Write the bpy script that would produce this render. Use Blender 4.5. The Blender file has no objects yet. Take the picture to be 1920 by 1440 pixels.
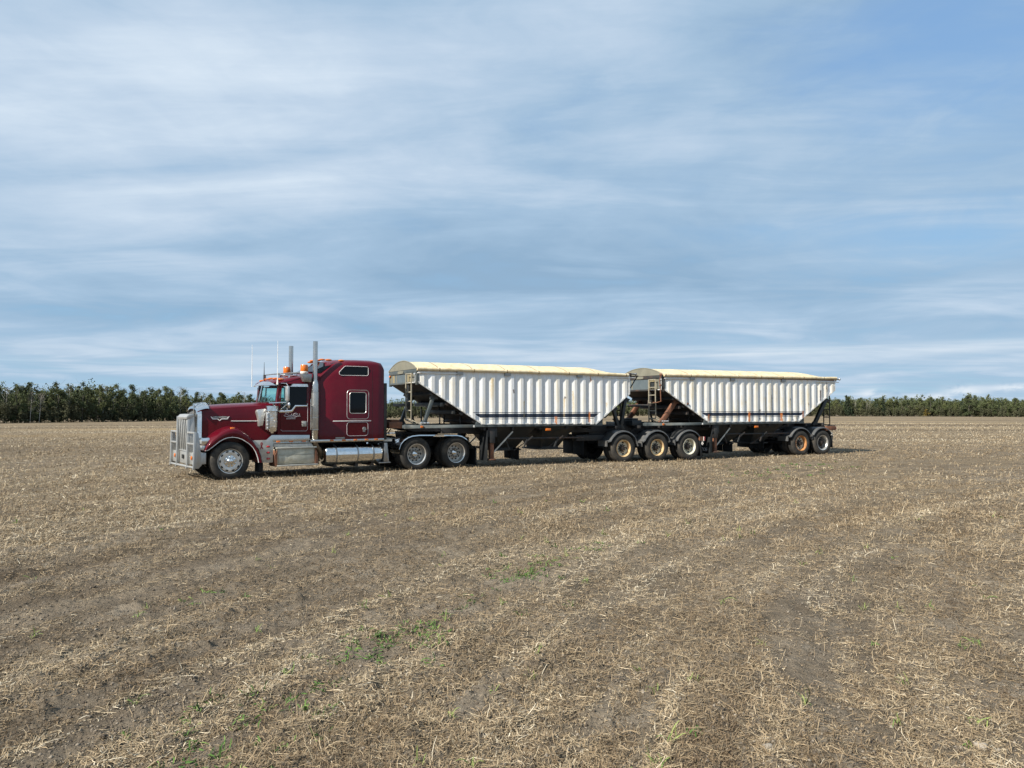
import bpy, bmesh, math, random
import numpy as np
from mathutils import Vector, Matrix
R = math.radians
scene = bpy.context.scene
COL = scene.collection
rng = np.random.default_rng(7)
random.seed(7)

# ------------------------------------------------------------------ camera
cam_d = bpy.data.cameras.new('camera'); cam = bpy.data.objects.new('camera', cam_d); COL.objects.link(cam)
cam_d.sensor_width = 36.0; cam_d.lens = 36.0*1442.0/1920.0
cam_d.clip_start = 0.1; cam_d.clip_end = 6000
cam.location = (0, 0, 1.93); cam.rotation_euler = (R(90+1.84), 0, 0)
scene.camera = cam
# ------------------------------------------------------------------ light
SUN_EL, SUN_H = R(38), Vector((-0.765, -0.644, 0)).normalized()      # horizontal direction towards the sun
S = Vector((SUN_H.x*math.cos(SUN_EL), SUN_H.y*math.cos(SUN_EL), math.sin(SUN_EL)))
sd = bpy.data.lights.new('sun', 'SUN'); so = bpy.data.objects.new('sun', sd); COL.objects.link(so)
sd.energy = 5.0; sd.angle = R(0.6); sd.color = (1.0, 0.93, 0.82)
so.rotation_euler = (-S).to_track_quat('-Z', 'Y').to_euler(); so.location = (-60, -10, 60)
vs = scene.view_settings
scene.display_settings.display_device = 'sRGB'
vs.view_transform = 'Standard'; vs.look = 'None'; vs.exposure = 0.70; vs.gamma = 1.0; vs.use_curve_mapping = False

# ------------------------------------------------------------------ node helpers
class NT:
    def __init__(s, tree): s.t = tree; s.n = tree.nodes; s.l = tree.links
    def new(s, typ, **kw):
        n = s.n.new(typ)
        for k, v in kw.items(): setattr(n, k, v)
        return n
    def put(s, inp, v):
        if isinstance(v, bpy.types.NodeSocket): s.l.new(v, inp)
        elif v is not None: inp.default_value = v
    def m(s, op, a, b=None, c=None, clamp=False):
        n = s.new('ShaderNodeMath', operation=op, use_clamp=clamp)
        for i, v in enumerate((a, b, c)): s.put(n.inputs[i], v) if v is not None else None
        return n.outputs[0]
    def vm(s, op, a, b=None, out=0):
        n = s.new('ShaderNodeVectorMath', operation=op)
        s.put(n.inputs[0], a)
        if b is not None: s.put(n.inputs[3 if op == 'SCALE' else 1], b)
        return n.outputs['Value' if out else 'Vector'] if op in ('DOT_PRODUCT', 'LENGTH') else n.outputs[0]
    def sep(s, v):
        n = s.new('ShaderNodeSeparateXYZ'); s.put(n.inputs[0], v); return n.outputs
    def comb(s, x, y, z):
        n = s.new('ShaderNodeCombineXYZ'); s.put(n.inputs[0], x); s.put(n.inputs[1], y); s.put(n.inputs[2], z); return n.outputs[0]
    def noise(s, vec, scale, detail=4, rough=0.55, dist=0.0, dim='3D'):
        n = s.new('ShaderNodeTexNoise', noise_dimensions=dim)
        s.put(n.inputs['Vector'], vec); s.put(n.inputs['Scale'], scale); s.put(n.inputs['Detail'], detail)
        s.put(n.inputs['Roughness'], rough); s.put(n.inputs['Distortion'], dist)
        return n.outputs['Fac']
    def mr(s, v, a, b, c=0.0, d=1.0, smooth=False):
        n = s.new('ShaderNodeMapRange'); n.clamp = True
        n.interpolation_type = 'SMOOTHSTEP' if smooth else 'LINEAR'
        for i, x in enumerate((v, a, b, c, d)): s.put(n.inputs[i], x)
        return n.outputs[0]
    def mix(s, f, a, b, mode='MIX'):
        n = s.new('ShaderNodeMix', data_type='RGBA', blend_type=mode)
        s.put(n.inputs[0], f); s.put(n.inputs[6], a if isinstance(a, bpy.types.NodeSocket) else (*a, 1)); s.put(n.inputs[7], b if isinstance(b, bpy.types.NodeSocket) else (*b, 1))
        return n.outputs[2]
    def ramp(s, f, stops):
        n = s.new('ShaderNodeValToRGB'); s.put(n.inputs[0], f)
        e = n.color_ramp.elements
        while len(e) < len(stops): e.new(0.5)
        for i, (p, c) in enumerate(stops): e[i].position = p; e[i].color = (*c, 1) if len(c) == 3 else c
        return n.outputs[0]
    def bump(s, h, strength=0.3, dist=0.01):
        n = s.new('ShaderNodeBump'); s.put(n.inputs['Height'], h); n.inputs['Strength'].default_value = strength; n.inputs['Distance'].default_value = dist
        return n.outputs[0]

# ------------------------------------------------------------------ world
world = bpy.data.worlds.new('World'); scene.world = world; world.use_nodes = True
w = NT(world.node_tree); w.n.clear()
gen = w.new('ShaderNodeTexCoord').outputs['Generated']
X, Y, Z = w.sep(gen)
el = w.m('ARCSINE', Z); az = w.m('ARCTAN2', X, Y)          # radians, 0 straight ahead, + to the right
sky = w.new('ShaderNodeTexSky', sky_type='NISHITA', sun_disc=False)
sky.sun_elevation = SUN_EL; sky.sun_rotation = R(230); sky.altitude = 600; sky.air_density = 1.0; sky.dust_density = 1.2; sky.ozone_density = 1.6
blue = w.ramp(w.mr(el, R(0), R(40)), [(0.0, (2.8, 4.6, 6.1)), (0.18, (2.2, 4.0, 5.9)), (0.5, (1.9, 3.4, 5.6)), (1.0, (1.6, 2.9, 5.2))])
bgA = w.new('ShaderNodeBackground'); w.put(bgA.inputs[0], w.mix(0.85, sky.outputs[0], blue)); bgA.inputs[1].default_value = 0.083
zz = w.m('ADD', w.m('MAXIMUM', Z, 0.0), 0.07)
cp = w.comb(w.m('DIVIDE', X, zz), w.m('DIVIDE', Y, zz), 0.0)  # where the view ray meets a flat cloud deck
def rot(vec, ang, sx, sy):
    n = w.new('ShaderNodeMapping', vector_type='POINT'); w.put(n.inputs[0], vec); n.inputs['Rotation'].default_value = (0, 0, ang); n.inputs['Scale'].default_value = (sx, sy, 1); return n.outputs[0]
def spot(a0, e0, sa, se):
    da = w.m('DIVIDE', w.m('SUBTRACT', az, R(a0)), R(sa)); de = w.m('DIVIDE', w.m('SUBTRACT', el, R(e0)), R(se))
    return w.m('EXPONENT', w.m('MULTIPLY', w.m('ADD', w.m('MULTIPLY', da, da), w.m('MULTIPLY', de, de)), -1.0))
def add(*t):
    o = t[0]
    for k in t[1:]: o = w.m('ADD', o, k)
    return o
def mul(a, b): return w.m('MULTIPLY', a, b)
n1 = w.noise(rot(cp, R(35), 0.62, 0.50), 1.0, 6, 0.52, 0.6)
n2 = w.noise(rot(cp, R(52), 0.62, 1.15), 1.0, 8, 0.54, 0.9)
n3 = w.noise(w.comb(mul(az, 1.6), mul(el, 34.0), 0.3), 1.6, 6, 0.6, 0.25)      # long flat bands low over the horizon
n4 = w.noise(w.comb(mul(az, 3.0), mul(el, 9.0), 0.7), 2.2, 6, 0.6, 0.5)
n5 = w.noise(w.comb(mul(az, 14.0), mul(el, 26.0), 0.7), 2.0, 5, 0.6, 0.3)
n6 = w.noise(rot(cp, R(-38), 1.1, 4.2), 1.3, 9, 0.6, 1.3)
bright = add(mul(mul(w.m('SUBTRACT', n6, 0.5), 0.24), w.mr(el, R(9), R(16), 0.0, 1.0, True)), mul(w.m('SUBTRACT', n1, 0.5), 1.10), mul(w.m('SUBTRACT', n2, 0.5), 1.05), mul(w.m('SUBTRACT', n4, 0.5), 0.35), 0.38,
    mul(spot(-17, 20.5, 13, 6), 0.16), mul(spot(-30, 17, 12, 7), 0.12), mul(spot(6, 21, 9, 5), 0.10), mul(spot(2, 27, 8, 4), 0.1),
    mul(spot(-4, 10.0, 34, 3.0), -0.22), mul(spot(30, 24, 12, 7), -0.10), mul(spot(27, 16.5, 12, 3), -0.05), mul(spot(-30, 29, 12, 5), -0.16))
ccol = w.ramp(bright, [(0.05, (0.232, 0.352, 0.488)), (0.34, (0.312, 0.436, 0.574)), (0.60, (0.44, 0.54, 0.655)), (0.95, (0.64, 0.715, 0.785))])
bgB = w.new('ShaderNodeBackground'); w.put(bgB.inputs[0], ccol); bgB.inputs[1].default_value = 0.77
cover = w.mr(add(mul(w.m('SUBTRACT', n2, 0.5), 1.5), mul(w.m('SUBTRACT', n1, 0.5), 1.0), mul(w.m('SUBTRACT', n4, 0.5), 0.8), 1.06,
    mul(spot(31, 24, 11, 8), -0.60), mul(spot(24, 20, 8, 4), -0.15), mul(spot(29, 27.3, 10, 1.1), 0.55), mul(spot(30, 11.0, 9, 2.2), -0.55), mul(spot(20, 12.5, 10, 1.2), -0.2), mul(spot(0, 1, 90, 3.4), -0.30)), 0.15, 1.0, 0.0, 0.94, True)
low = w.mr(el, R(1.0), R(5.2), 1.0, 0.0, True)
band = mul(mul(w.mr(n3, 0.50, 0.70, 0.0, 1.0, True), low), 0.36)
line = mul(w.mr(n3, 0.40, 0.6, 0.25, 1.0), mul(spot(14, 4.0, 26, 0.45), 0.85))
line2 = mul(w.mr(n3, 0.40, 0.6, 0.25, 1.0), mul(spot(-22, 3.6, 16, 0.9), 0.30))
puff = mul(w.mr(n5, 0.38, 0.58, 0.0, 1.0, True), w.m('MINIMUM', add(spot(25.2, 0.98, 1.0, 0.35), spot(30.5, 1.12, 1.1, 0.38), spot(33.2, 1.3, 1.3, 0.24), spot(28.5, 0.75, 1.6, 0.25)), 1.0))
wm = w.new('ShaderNodeMixShader'); w.put(wm.inputs[0], cover); w.l.new(bgA.outputs[0], wm.inputs[1]); w.l.new(bgB.outputs[0], wm.inputs[2])
bgC = w.new('ShaderNodeBackground'); bgC.inputs[0].default_value = (0.66, 0.73, 0.80, 1); bgC.inputs[1].default_value = 0.71
wm2 = w.new('ShaderNodeMixShader'); w.put(wm2.inputs[0], w.m('MINIMUM', add(band, line, line2, puff), 0.95)); w.l.new(wm.outputs[0], wm2.inputs[1]); w.l.new(bgC.outputs[0], wm2.inputs[2])
wo = w.new('ShaderNodeOutputWorld'); w.l.new(wm2.outputs[0], wo.inputs[0])

# ------------------------------------------------------------------ materials
def mat(name, fn):
    m = bpy.data.materials.new(name); m.use_nodes = True
    t = NT(m.node_tree); p = m.node_tree.nodes['Principled BSDF']; fn(t, p); return m
def obco(t): return t.new('ShaderNodeTexCoord').outputs['Object']
def simple(name, col, rough=0.6, metal=0.0, coat=0.0, var=0.25, scale=6.0, bump=0.0, spec=0.5, dirt=None, dirt_amt=0.5):
    def f(t, p):
        co = obco(t)
        n = t.noise(co, scale, 6, 0.65)
        dark = tuple(c*(1-var) for c in col); lite = tuple(min(1, c*(1+var)) for c in col)
        c = t.mix(t.mr(n, 0.3, 0.7), dark, lite)
        if dirt:
            d = t.noise(co, scale*0.6, 7, 0.7)
            c = t.mix(t.mr(d, 0.48, 0.75, 0, dirt_amt), c, dirt)
        t.put(p.inputs['Base Color'], c)
        t.put(p.inputs['Roughness'], t.mr(n, 0.3, 0.7, rough*0.85, min(1, rough*1.15)))
        p.inputs['Metallic'].default_value = metal; p.inputs['Coat Weight'].default_value = coat; p.inputs['Coat Roughness'].default_value = 0.06
        p.inputs['Specular IOR Level'].default_value = spec
        if bump: t.put(p.inputs['Normal'], t.bump(n, bump, 0.01))
    return mat(name, f)
M = {}
def _red(t, p):
    co = obco(t); z = t.sep(co)[2]
    n = t.noise(co, 1.6, 5, 0.6); d = t.noise(co, 9, 6, 0.7)
    c = t.mix(t.mr(n, 0.3, 0.7), (0.072, 0.0003, 0.0056), (0.092, 0.0006, 0.0076))
    low = t.mr(z, 0.9, 1.7, 1.0, 0.25)
    c = t.mix(t.m('MULTIPLY', t.mr(d, 0.45, 0.85, 0.0, 0.10), low), c, (0.20, 0.15, 0.10))
    t.put(p.inputs['Base Color'], c); p.inputs['Roughness'].default_value = 0.38
    t.put(p.inputs['Coat Roughness'], t.mr(d, 0.3, 0.8, 0.03, 0.12)); p.inputs['Coat Weight'].default_value = 0.38; p.inputs['Specular IOR Level'].default_value = 0.12
    t.put(p.inputs['Normal'], t.bump(t.noise(co, 2.2, 2, 0.5), 0.05, 0.02))
M['red'] = mat('maroon_paint', _red)
def _chrome(t, p):
    co = obco(t); n = t.noise(co, 3.0, 3, 0.5); d = t.noise(co, 14, 6, 0.7)
    t.put(p.inputs['Base Color'], t.mix(t.mr(d, 0.45, 0.8), (0.78, 0.78, 0.77), (0.55, 0.53, 0.48)))
    p.inputs['Metallic'].default_value = 1.0; t.put(p.inputs['Roughness'], t.mr(d, 0.3, 0.8, 0.05, 0.22))
    t.put(p.inputs['Normal'], t.bump(n, 0.12, 0.03))
M['chrome'] = mat('polished_metal', _chrome)
M['alu'] = simple('brushed_aluminium', (0.60, 0.60, 0.58), 0.42, 0.85, var=0.12, scale=9, dirt=(0.36, 0.33, 0.27), dirt_amt=0.35)
M['alu_dull'] = simple('weathered_aluminium', (0.50, 0.49, 0.45), 0.5, 0.55, var=0.18, scale=7, dirt=(0.25, 0.22, 0.17), dirt_amt=0.6)
M['guard'] = simple('guard_aluminium', (0.40, 0.405, 0.395), 0.45, 0.6, var=0.08, scale=5, dirt=(0.45, 0.43, 0.38), dirt_amt=0.4)
M['steel'] = simple('steel_grey', (0.30, 0.30, 0.29), 0.38, 0.85, var=0.2, scale=8)
M['black'] = simple('black_frame', (0.013, 0.013, 0.014), 0.6, 0.0, var=0.4, scale=8, dirt=(0.05, 0.042, 0.032), dirt_amt=0.6)
M['rubber'] = simple('tyre_rubber', (0.030, 0.029, 0.027), 0.85, var=0.25, scale=5, dirt=(0.12, 0.10, 0.075), dirt_amt=0.75, bump=0.1, spec=0.3)
M['flap'] = simple('flap_rubber', (0.009, 0.011, 0.013), 0.7, var=0.3, scale=4, dirt=(0.035, 0.033, 0.030), dirt_amt=0.4, spec=0.3)
M['slate'] = simple('slate_paint', (0.058, 0.072, 0.076), 0.55, var=0.2, scale=3, dirt=(0.16, 0.14, 0.10), dirt_amt=0.5)
M['slate_dark'] = simple('dark_slate_paint', (0.012, 0.017, 0.020), 0.55, var=0.3, scale=4, dirt=(0.10, 0.08, 0.055), dirt_amt=0.45)
M['rustframe'] = simple('rusty_frame_paint', (0.022, 0.024, 0.025), 0.7, var=0.3, scale=4, dirt=(0.11, 0.052, 0.028), dirt_amt=0.75)
M['stack'] = simple('stack_steel', (0.52, 0.52, 0.50), 0.22, 0.95, var=0.12, scale=6)
M['rust'] = simple('rusted_steel', (0.17, 0.072, 0.038), 0.85, var=0.45, scale=7, dirt=(0.05, 0.04, 0.035), dirt_amt=0.8)
M['brown_pipe'] = simple('heat_browned_pipe', (0.20, 0.145, 0.09), 0.6, 0.4, var=0.3, scale=6)
M['ladder'] = simple('ladder_cream', (0.27, 0.25, 0.19), 0.6, var=0.2, scale=8, dirt=(0.22, 0.13, 0.06), dirt_amt=0.5)
M['cap'] = simple('tarp_end_cap', (0.165, 0.160, 0.125), 0.8, var=0.15, scale=3, dirt=(0.16, 0.145, 0.10), dirt_amt=0.5)
M['fender_p'] = simple('grey_plastic_fender', (0.085, 0.089, 0.092), 0.38, var=0.25, scale=4, dirt=(0.18, 0.16, 0.13), dirt_amt=0.55)
M['white_part'] = simple('white_painted_metal', (0.72, 0.72, 0.70), 0.5, var=0.06, scale=5, dirt=(0.45, 0.36, 0.24), dirt_amt=0.45)
M['letters'] = simple('pale_lettering', (0.45, 0.42, 0.44), 0.5, var=0.05)
M['letters_w'] = simple('white_lettering', (0.7, 0.68, 0.68), 0.5, var=0.05)
M['letters_k'] = simple('black_lettering', (0.012, 0.013, 0.013), 0.5, var=0.05)
M['amber'] = simple('amber_lens', (0.62, 0.15, 0.012), 0.25, coat=0.6, var=0.12, scale=30)
M['redlens'] = simple('red_lens', (0.35, 0.01, 0.012), 0.2, coat=0.8, var=0.1, scale=30)
M['decal'] = simple('red_decal', (0.30, 0.03, 0.035), 0.5, var=0.1)
M['clear'] = simple('clear_lens', (0.75, 0.77, 0.78), 0.08, 0.6, coat=1.0, var=0.1, scale=40)
M['seat'] = simple('seat_cloth', (0.03, 0.028, 0.03), 0.9, var=0.3)
M['rim_alu'] = simple('rim_aluminium', (0.66, 0.65, 0.62), 0.35, 0.75, var=0.1, scale=9, dirt=(0.40, 0.36, 0.28), dirt_amt=0.5)
M['rim_alu_shaded'] = simple('dusty_shaded_rim_aluminium', (0.42, 0.40, 0.36), 0.5, 0.5, var=0.25, scale=12, dirt=(0.18, 0.14, 0.09), dirt_amt=0.8)  # shadow in the wheel dish put into the disc colour, plus dust
M['rim_cream'] = simple('cream_rim', (0.62, 0.59, 0.47), 0.55, var=0.1, scale=7, dirt=(0.32, 0.24, 0.13), dirt_amt=0.4)
M['rim_rusty'] = simple('rust_streaked_cream_rim', (0.52, 0.38, 0.20), 0.65, var=0.25, scale=9, dirt=(0.30, 0.10, 0.025), dirt_amt=1.0)
M['rim_orange'] = simple('orange_rusted_rim', (0.42, 0.20, 0.07), 0.7, var=0.3, scale=12, dirt=(0.22, 0.06, 0.015), dirt_amt=1.0)
M['rim_dark'] = simple('dark_grey_disc', (0.09, 0.09, 0.09), 0.6, var=0.3, scale=9)
M['hub_dark'] = simple('oily_hub', (0.022, 0.018, 0.015), 0.6, var=0.5, scale=14, dirt=(0.12, 0.06, 0.03), dirt_amt=0.6)
def _tint(name, col, glossy_rough=0.02, frac=None, body=None):
    m = bpy.data.materials.new(name); m.use_nodes = True; t = NT(m.node_tree); t.n.clear()
    tr = t.new('ShaderNodeBsdfTransparent'); tr.inputs[0].default_value = (*col, 1)
    gl = t.new('ShaderNodeBsdfGlossy'); gl.inputs['Roughness'].default_value = glossy_rough; gl.inputs[0].default_value = (0.9, 0.95, 0.95, 1)
    fr = t.new('ShaderNodeFresnel'); fr.inputs[0].default_value = 1.5
    mx = t.new('ShaderNodeMixShader'); t.l.new(fr.outputs[0], mx.inputs[0]); t.l.new(tr.outputs[0], mx.inputs[1]); t.l.new(gl.outputs[0], mx.inputs[2])
    o = t.new('ShaderNodeOutputMaterial'); t.l.new(mx.outputs[0], o.inputs[0]); return m
M['glass'] = _tint('tinted_cab_glass', (0.74, 0.93, 0.90))
M['glass_dark'] = simple('dark_window_glass', (0.003, 0.004, 0.006), 0.04, var=0.2, scale=2, spec=0.22)

def stripe_nodes(t, co, s0, s1, z0):
    """painted navy stripes: thick band with a thin line above and below, ends cut on the hopper slope"""
    x, y, z = t.sep(co)
    def rng_(v, a, b): return t.m('MULTIPLY', t.m('GREATER_THAN', v, a), t.m('LESS_THAN', v, b))
    a = t.m('ADD', rng_(z, z0-0.006, z0+0.122), t.m('ADD', rng_(z, z0+0.150, z0+0.172), rng_(z, z0-0.058, z0-0.036)))
    lo = t.m('MULTIPLY_ADD', t.m('SUBTRACT', z, z0), -1.62, s0)     # front end follows the slope
    hi = t.m('MULTIPLY_ADD', t.m('SUBTRACT', z, z0), 1.36, s1)
    return t.m('MULTIPLY', t.m('MULTIPLY', a, t.m('GREATER_THAN', x, lo)), t.m('LESS_THAN', x, hi))
def white_panel(name, s0, s1, z0, rusts, heavy, phase, pitch):
    def f(t, p):
        co = obco(t); x, y, z = t.sep(co)
        n = t.noise(co, 3.0, 5, 0.6)
        c = t.mix(t.mr(n, 0.3, 0.7), (0.72, 0.745, 0.77), (0.80, 0.81, 0.82))
        # yellowish run-off, strongest low on the panel, drawn out vertically
        st = t.noise(t.comb(t.m('MULTIPLY', x, 14.0), 0.0, t.m('MULTIPLY', z, 0.9)), 1.0, 5, 0.6)
        c = t.mix(t.mr(st, 0.44, 0.68, 0.0, 0.62*heavy), c, (0.72, 0.63, 0.44))
        u = t.m('DIVIDE', t.m('SUBTRACT', x, phase), pitch); fr = t.m('FRACT', u); ix = t.m('FLOOR', u)   # each rib face weathers differently
        rib = t.m('MULTIPLY', t.mr(fr, 0.36, 0.46, 0.0, 1.0), t.mr(fr, 0.80, 0.88, 1.0, 0.0))
        own = t.noise(t.comb(t.m('MULTIPLY', ix, 7.31), 1.5, t.m('MULTIPLY', z, 1.1)), 1.0, 3, 0.5); gr = t.noise(t.comb(t.m('MULTIPLY', x, 30.0), 1.5, t.m('MULTIPLY', z, 7.0)), 1.0, 5, 0.7)
        c = t.mix(t.m('MULTIPLY', t.m('MULTIPLY', rib, t.mr(own, 0.42, 0.66, 0.0, 0.70*heavy)), t.mr(gr, 0.32, 0.62, 0.3, 1.0)), c, (0.70, 0.58, 0.33))
        c = t.mix(t.m('MULTIPLY', t.mr(fr, 0.0, 0.12, 0.30, 0.0), t.mr(gr, 0.3, 0.6)), c, (0.42, 0.41, 0.38))
        st2 = t.noise(t.comb(t.m('MULTIPLY', x, 22.0), 5.0, t.m('MULTIPLY', z, 2.4)), 1.0, 6, 0.7)
        c = t.mix(t.mr(st2, 0.57, 0.70, 0.0, 0.75*heavy), c, (0.52, 0.39, 0.20))
        # stripes under the rust
        k = stripe_nodes(t, co, s0, s1, z0)
        chip = t.mr(t.noise(co, 30, 4, 0.7), 0.66, 0.72, 1.0, 0.2)
        c = t.mix(t.m('MULTIPLY', k, chip), c, (0.012, 0.020, 0.038))
        # pin-hole rust chips
        v = t.noise(co, 26, 3, 0.6); v2 = t.noise(co, 1.4, 3, 0.5)
        c = t.mix(t.m('MULTIPLY', t.mr(v, 0.675, 0.72), t.mr(v2, 0.42, 0.60, 0.15, 1.0)), c, (0.10, 0.055, 0.03))
        # individual rust runs
        run = t.noise(t.comb(t.m('MULTIPLY', x, 38.0), 2.0, t.m('MULTIPLY', z, 9.0)), 1.0, 5, 0.7)
        wob = t.m('MULTIPLY', t.m('SUBTRACT', t.noise(co, 16, 4, 0.7), 0.5), 0.12)
        for (rx, ra, rb, rw, kind) in rusts:
            dx = t.m('ABSOLUTE', t.m('ADD', t.m('SUBTRACT', x, rx), wob))
            mk = t.m('MULTIPLY', t.mr(dx, rw*0.5, rw*1.45, 1.0, 0.0, True), t.m('MULTIPLY', t.mr(z, ra-0.03, ra+0.03), t.mr(z, rb-0.04, rb+0.02, 1.0, 0.0)))
            col = ((0.42, 0.13, 0.025), (0.62, 0.46, 0.20), (0.055, 0.03, 0.02))[kind]
            mk = t.m('MULTIPLY', mk, t.mr(run, 0.30, 0.52, 0.40, 1.0))
            if kind == 1: mk = t.m('MULTIPLY', mk, t.mr(z, ra, rb, 0.25, 1.0))
            c = t.mix(t.m('MULTIPLY', mk, 0.95 if kind != 1 else 0.8), c, col)
        t.put(p.inputs['Base Color'], c); p.inputs['Roughness'].default_value = 0.45
        t.put(p.inputs['Normal'], t.bump(t.noise(co, 5, 3, 0.5), 0.08, 0.02))
    return mat(name, f)
def _tarp(t, p):
    co = obco(t); x, y, z = t.sep(co)
    n = t.noise(t.comb(t.m('MULTIPLY', x, 1.2), t.m('MULTIPLY', y, 2.5), z), 1.6, 6, 0.65); d = t.noise(co, 7, 6, 0.7)
    c = t.mix(t.mr(n, 0.3, 0.7), (0.62, 0.51, 0.31), (0.71, 0.63, 0.44))
    c = t.mix(t.mr(d, 0.46, 0.72, 0.0, 0.65), c, (0.44, 0.28, 0.11))
    sm = t.m('ABSOLUTE', t.m('SUBTRACT', t.m('FRACT', t.m('DIVIDE', t.m('ADD', x, 100.35), 1.205)), 0.5))
    c = t.mix(t.mr(sm, 0.010, 0.022, 0.85, 0.0), c, (0.20, 0.115, 0.05))
    t.put(p.inputs['Base Color'], c); p.inputs['Roughness'].default_value = 0.6
    t.put(p.inputs['Normal'], t.bump(t.m('ADD', t.noise(t.comb(t.m('MULTIPLY', x, 5.0), t.m('MULTIPLY', y, 1.6), z), 1.0, 5, 0.6), t.m('MULTIPLY', t.noise(co, 3.0, 4, 0.6), 0.8)), 0.45, 0.05))
M['tarp'] = mat('cream_tarp', _tarp)
def _front(t, p):                                     # slate end wall with tan rust-wash in vertical runs
    co = obco(t); x, y, z = t.sep(co)
    n = t.noise(co, 4, 5, 0.6)
    c = t.mix(t.mr(n, 0.3, 0.7), (0.070, 0.092, 0.105), (0.100, 0.125, 0.135))
    a = t.noise(t.comb(0.0, t.m('MULTIPLY', y, 2.6), 1.7), 1.0, 2, 0.5); b = t.noise(t.comb(3.0, t.m('MULTIPLY', y, 40.0), t.m('MULTIPLY', z, 2.0)), 1.0, 4, 0.7)
    k = t.m('MULTIPLY', t.mr(a, 0.50, 0.60, 0.0, 1.0, True), t.mr(b, 0.32, 0.60, 0.15, 0.95))
    c = t.mix(k, c, (0.30, 0.23, 0.10))
    t.put(p.inputs['Base Color'], c); p.inputs['Roughness'].default_value = 0.6
M['front'] = mat('stained_slate_wall', _front)
def _tread(t, p):
    co = obco(t); x, y, z = t.sep(co)
    wv = t.m('SINE', t.m('MULTIPLY', x, 170.0)); n = t.noise(co, 6, 5, 0.65)
    c = t.mix(t.mr(n, 0.35, 0.7), (0.60, 0.59, 0.50), (0.40, 0.375, 0.28))
    t.put(p.inputs['Base Color'], t.mix(t.mr(wv, -0.2, 0.9, 0.0, 0.35), c, (0.20, 0.19, 0.15))); p.inputs['Metallic'].default_value = 0.4; p.inputs['Roughness'].default_value = 0.5
    t.put(p.inputs['Normal'], t.bump(wv, 0.35, 0.006))
M['tread'] = mat('ribbed_step_aluminium', _tread)
def _perf(t, p):
    co = obco(t); x, y, z = t.sep(co)
    k = t.m('MULTIPLY', t.m('SINE', t.m('MULTIPLY', z, 230.0)), t.m('SINE', t.m('MULTIPLY', x, 260.0)))
    n = t.noise(co, 7, 4, 0.6)
    t.put(p.inputs['Base Color'], t.mix(t.mr(k, 0.35, 0.5), t.mix(n, (0.62, 0.61, 0.58), (0.5, 0.49, 0.45)), (0.27, 0.27, 0.25)))
    p.inputs['Metallic'].default_value = 0.9; p.inputs['Roughness'].default_value = 0.3
M['perf'] = mat('perforated_heat_shield', _perf)

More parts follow.
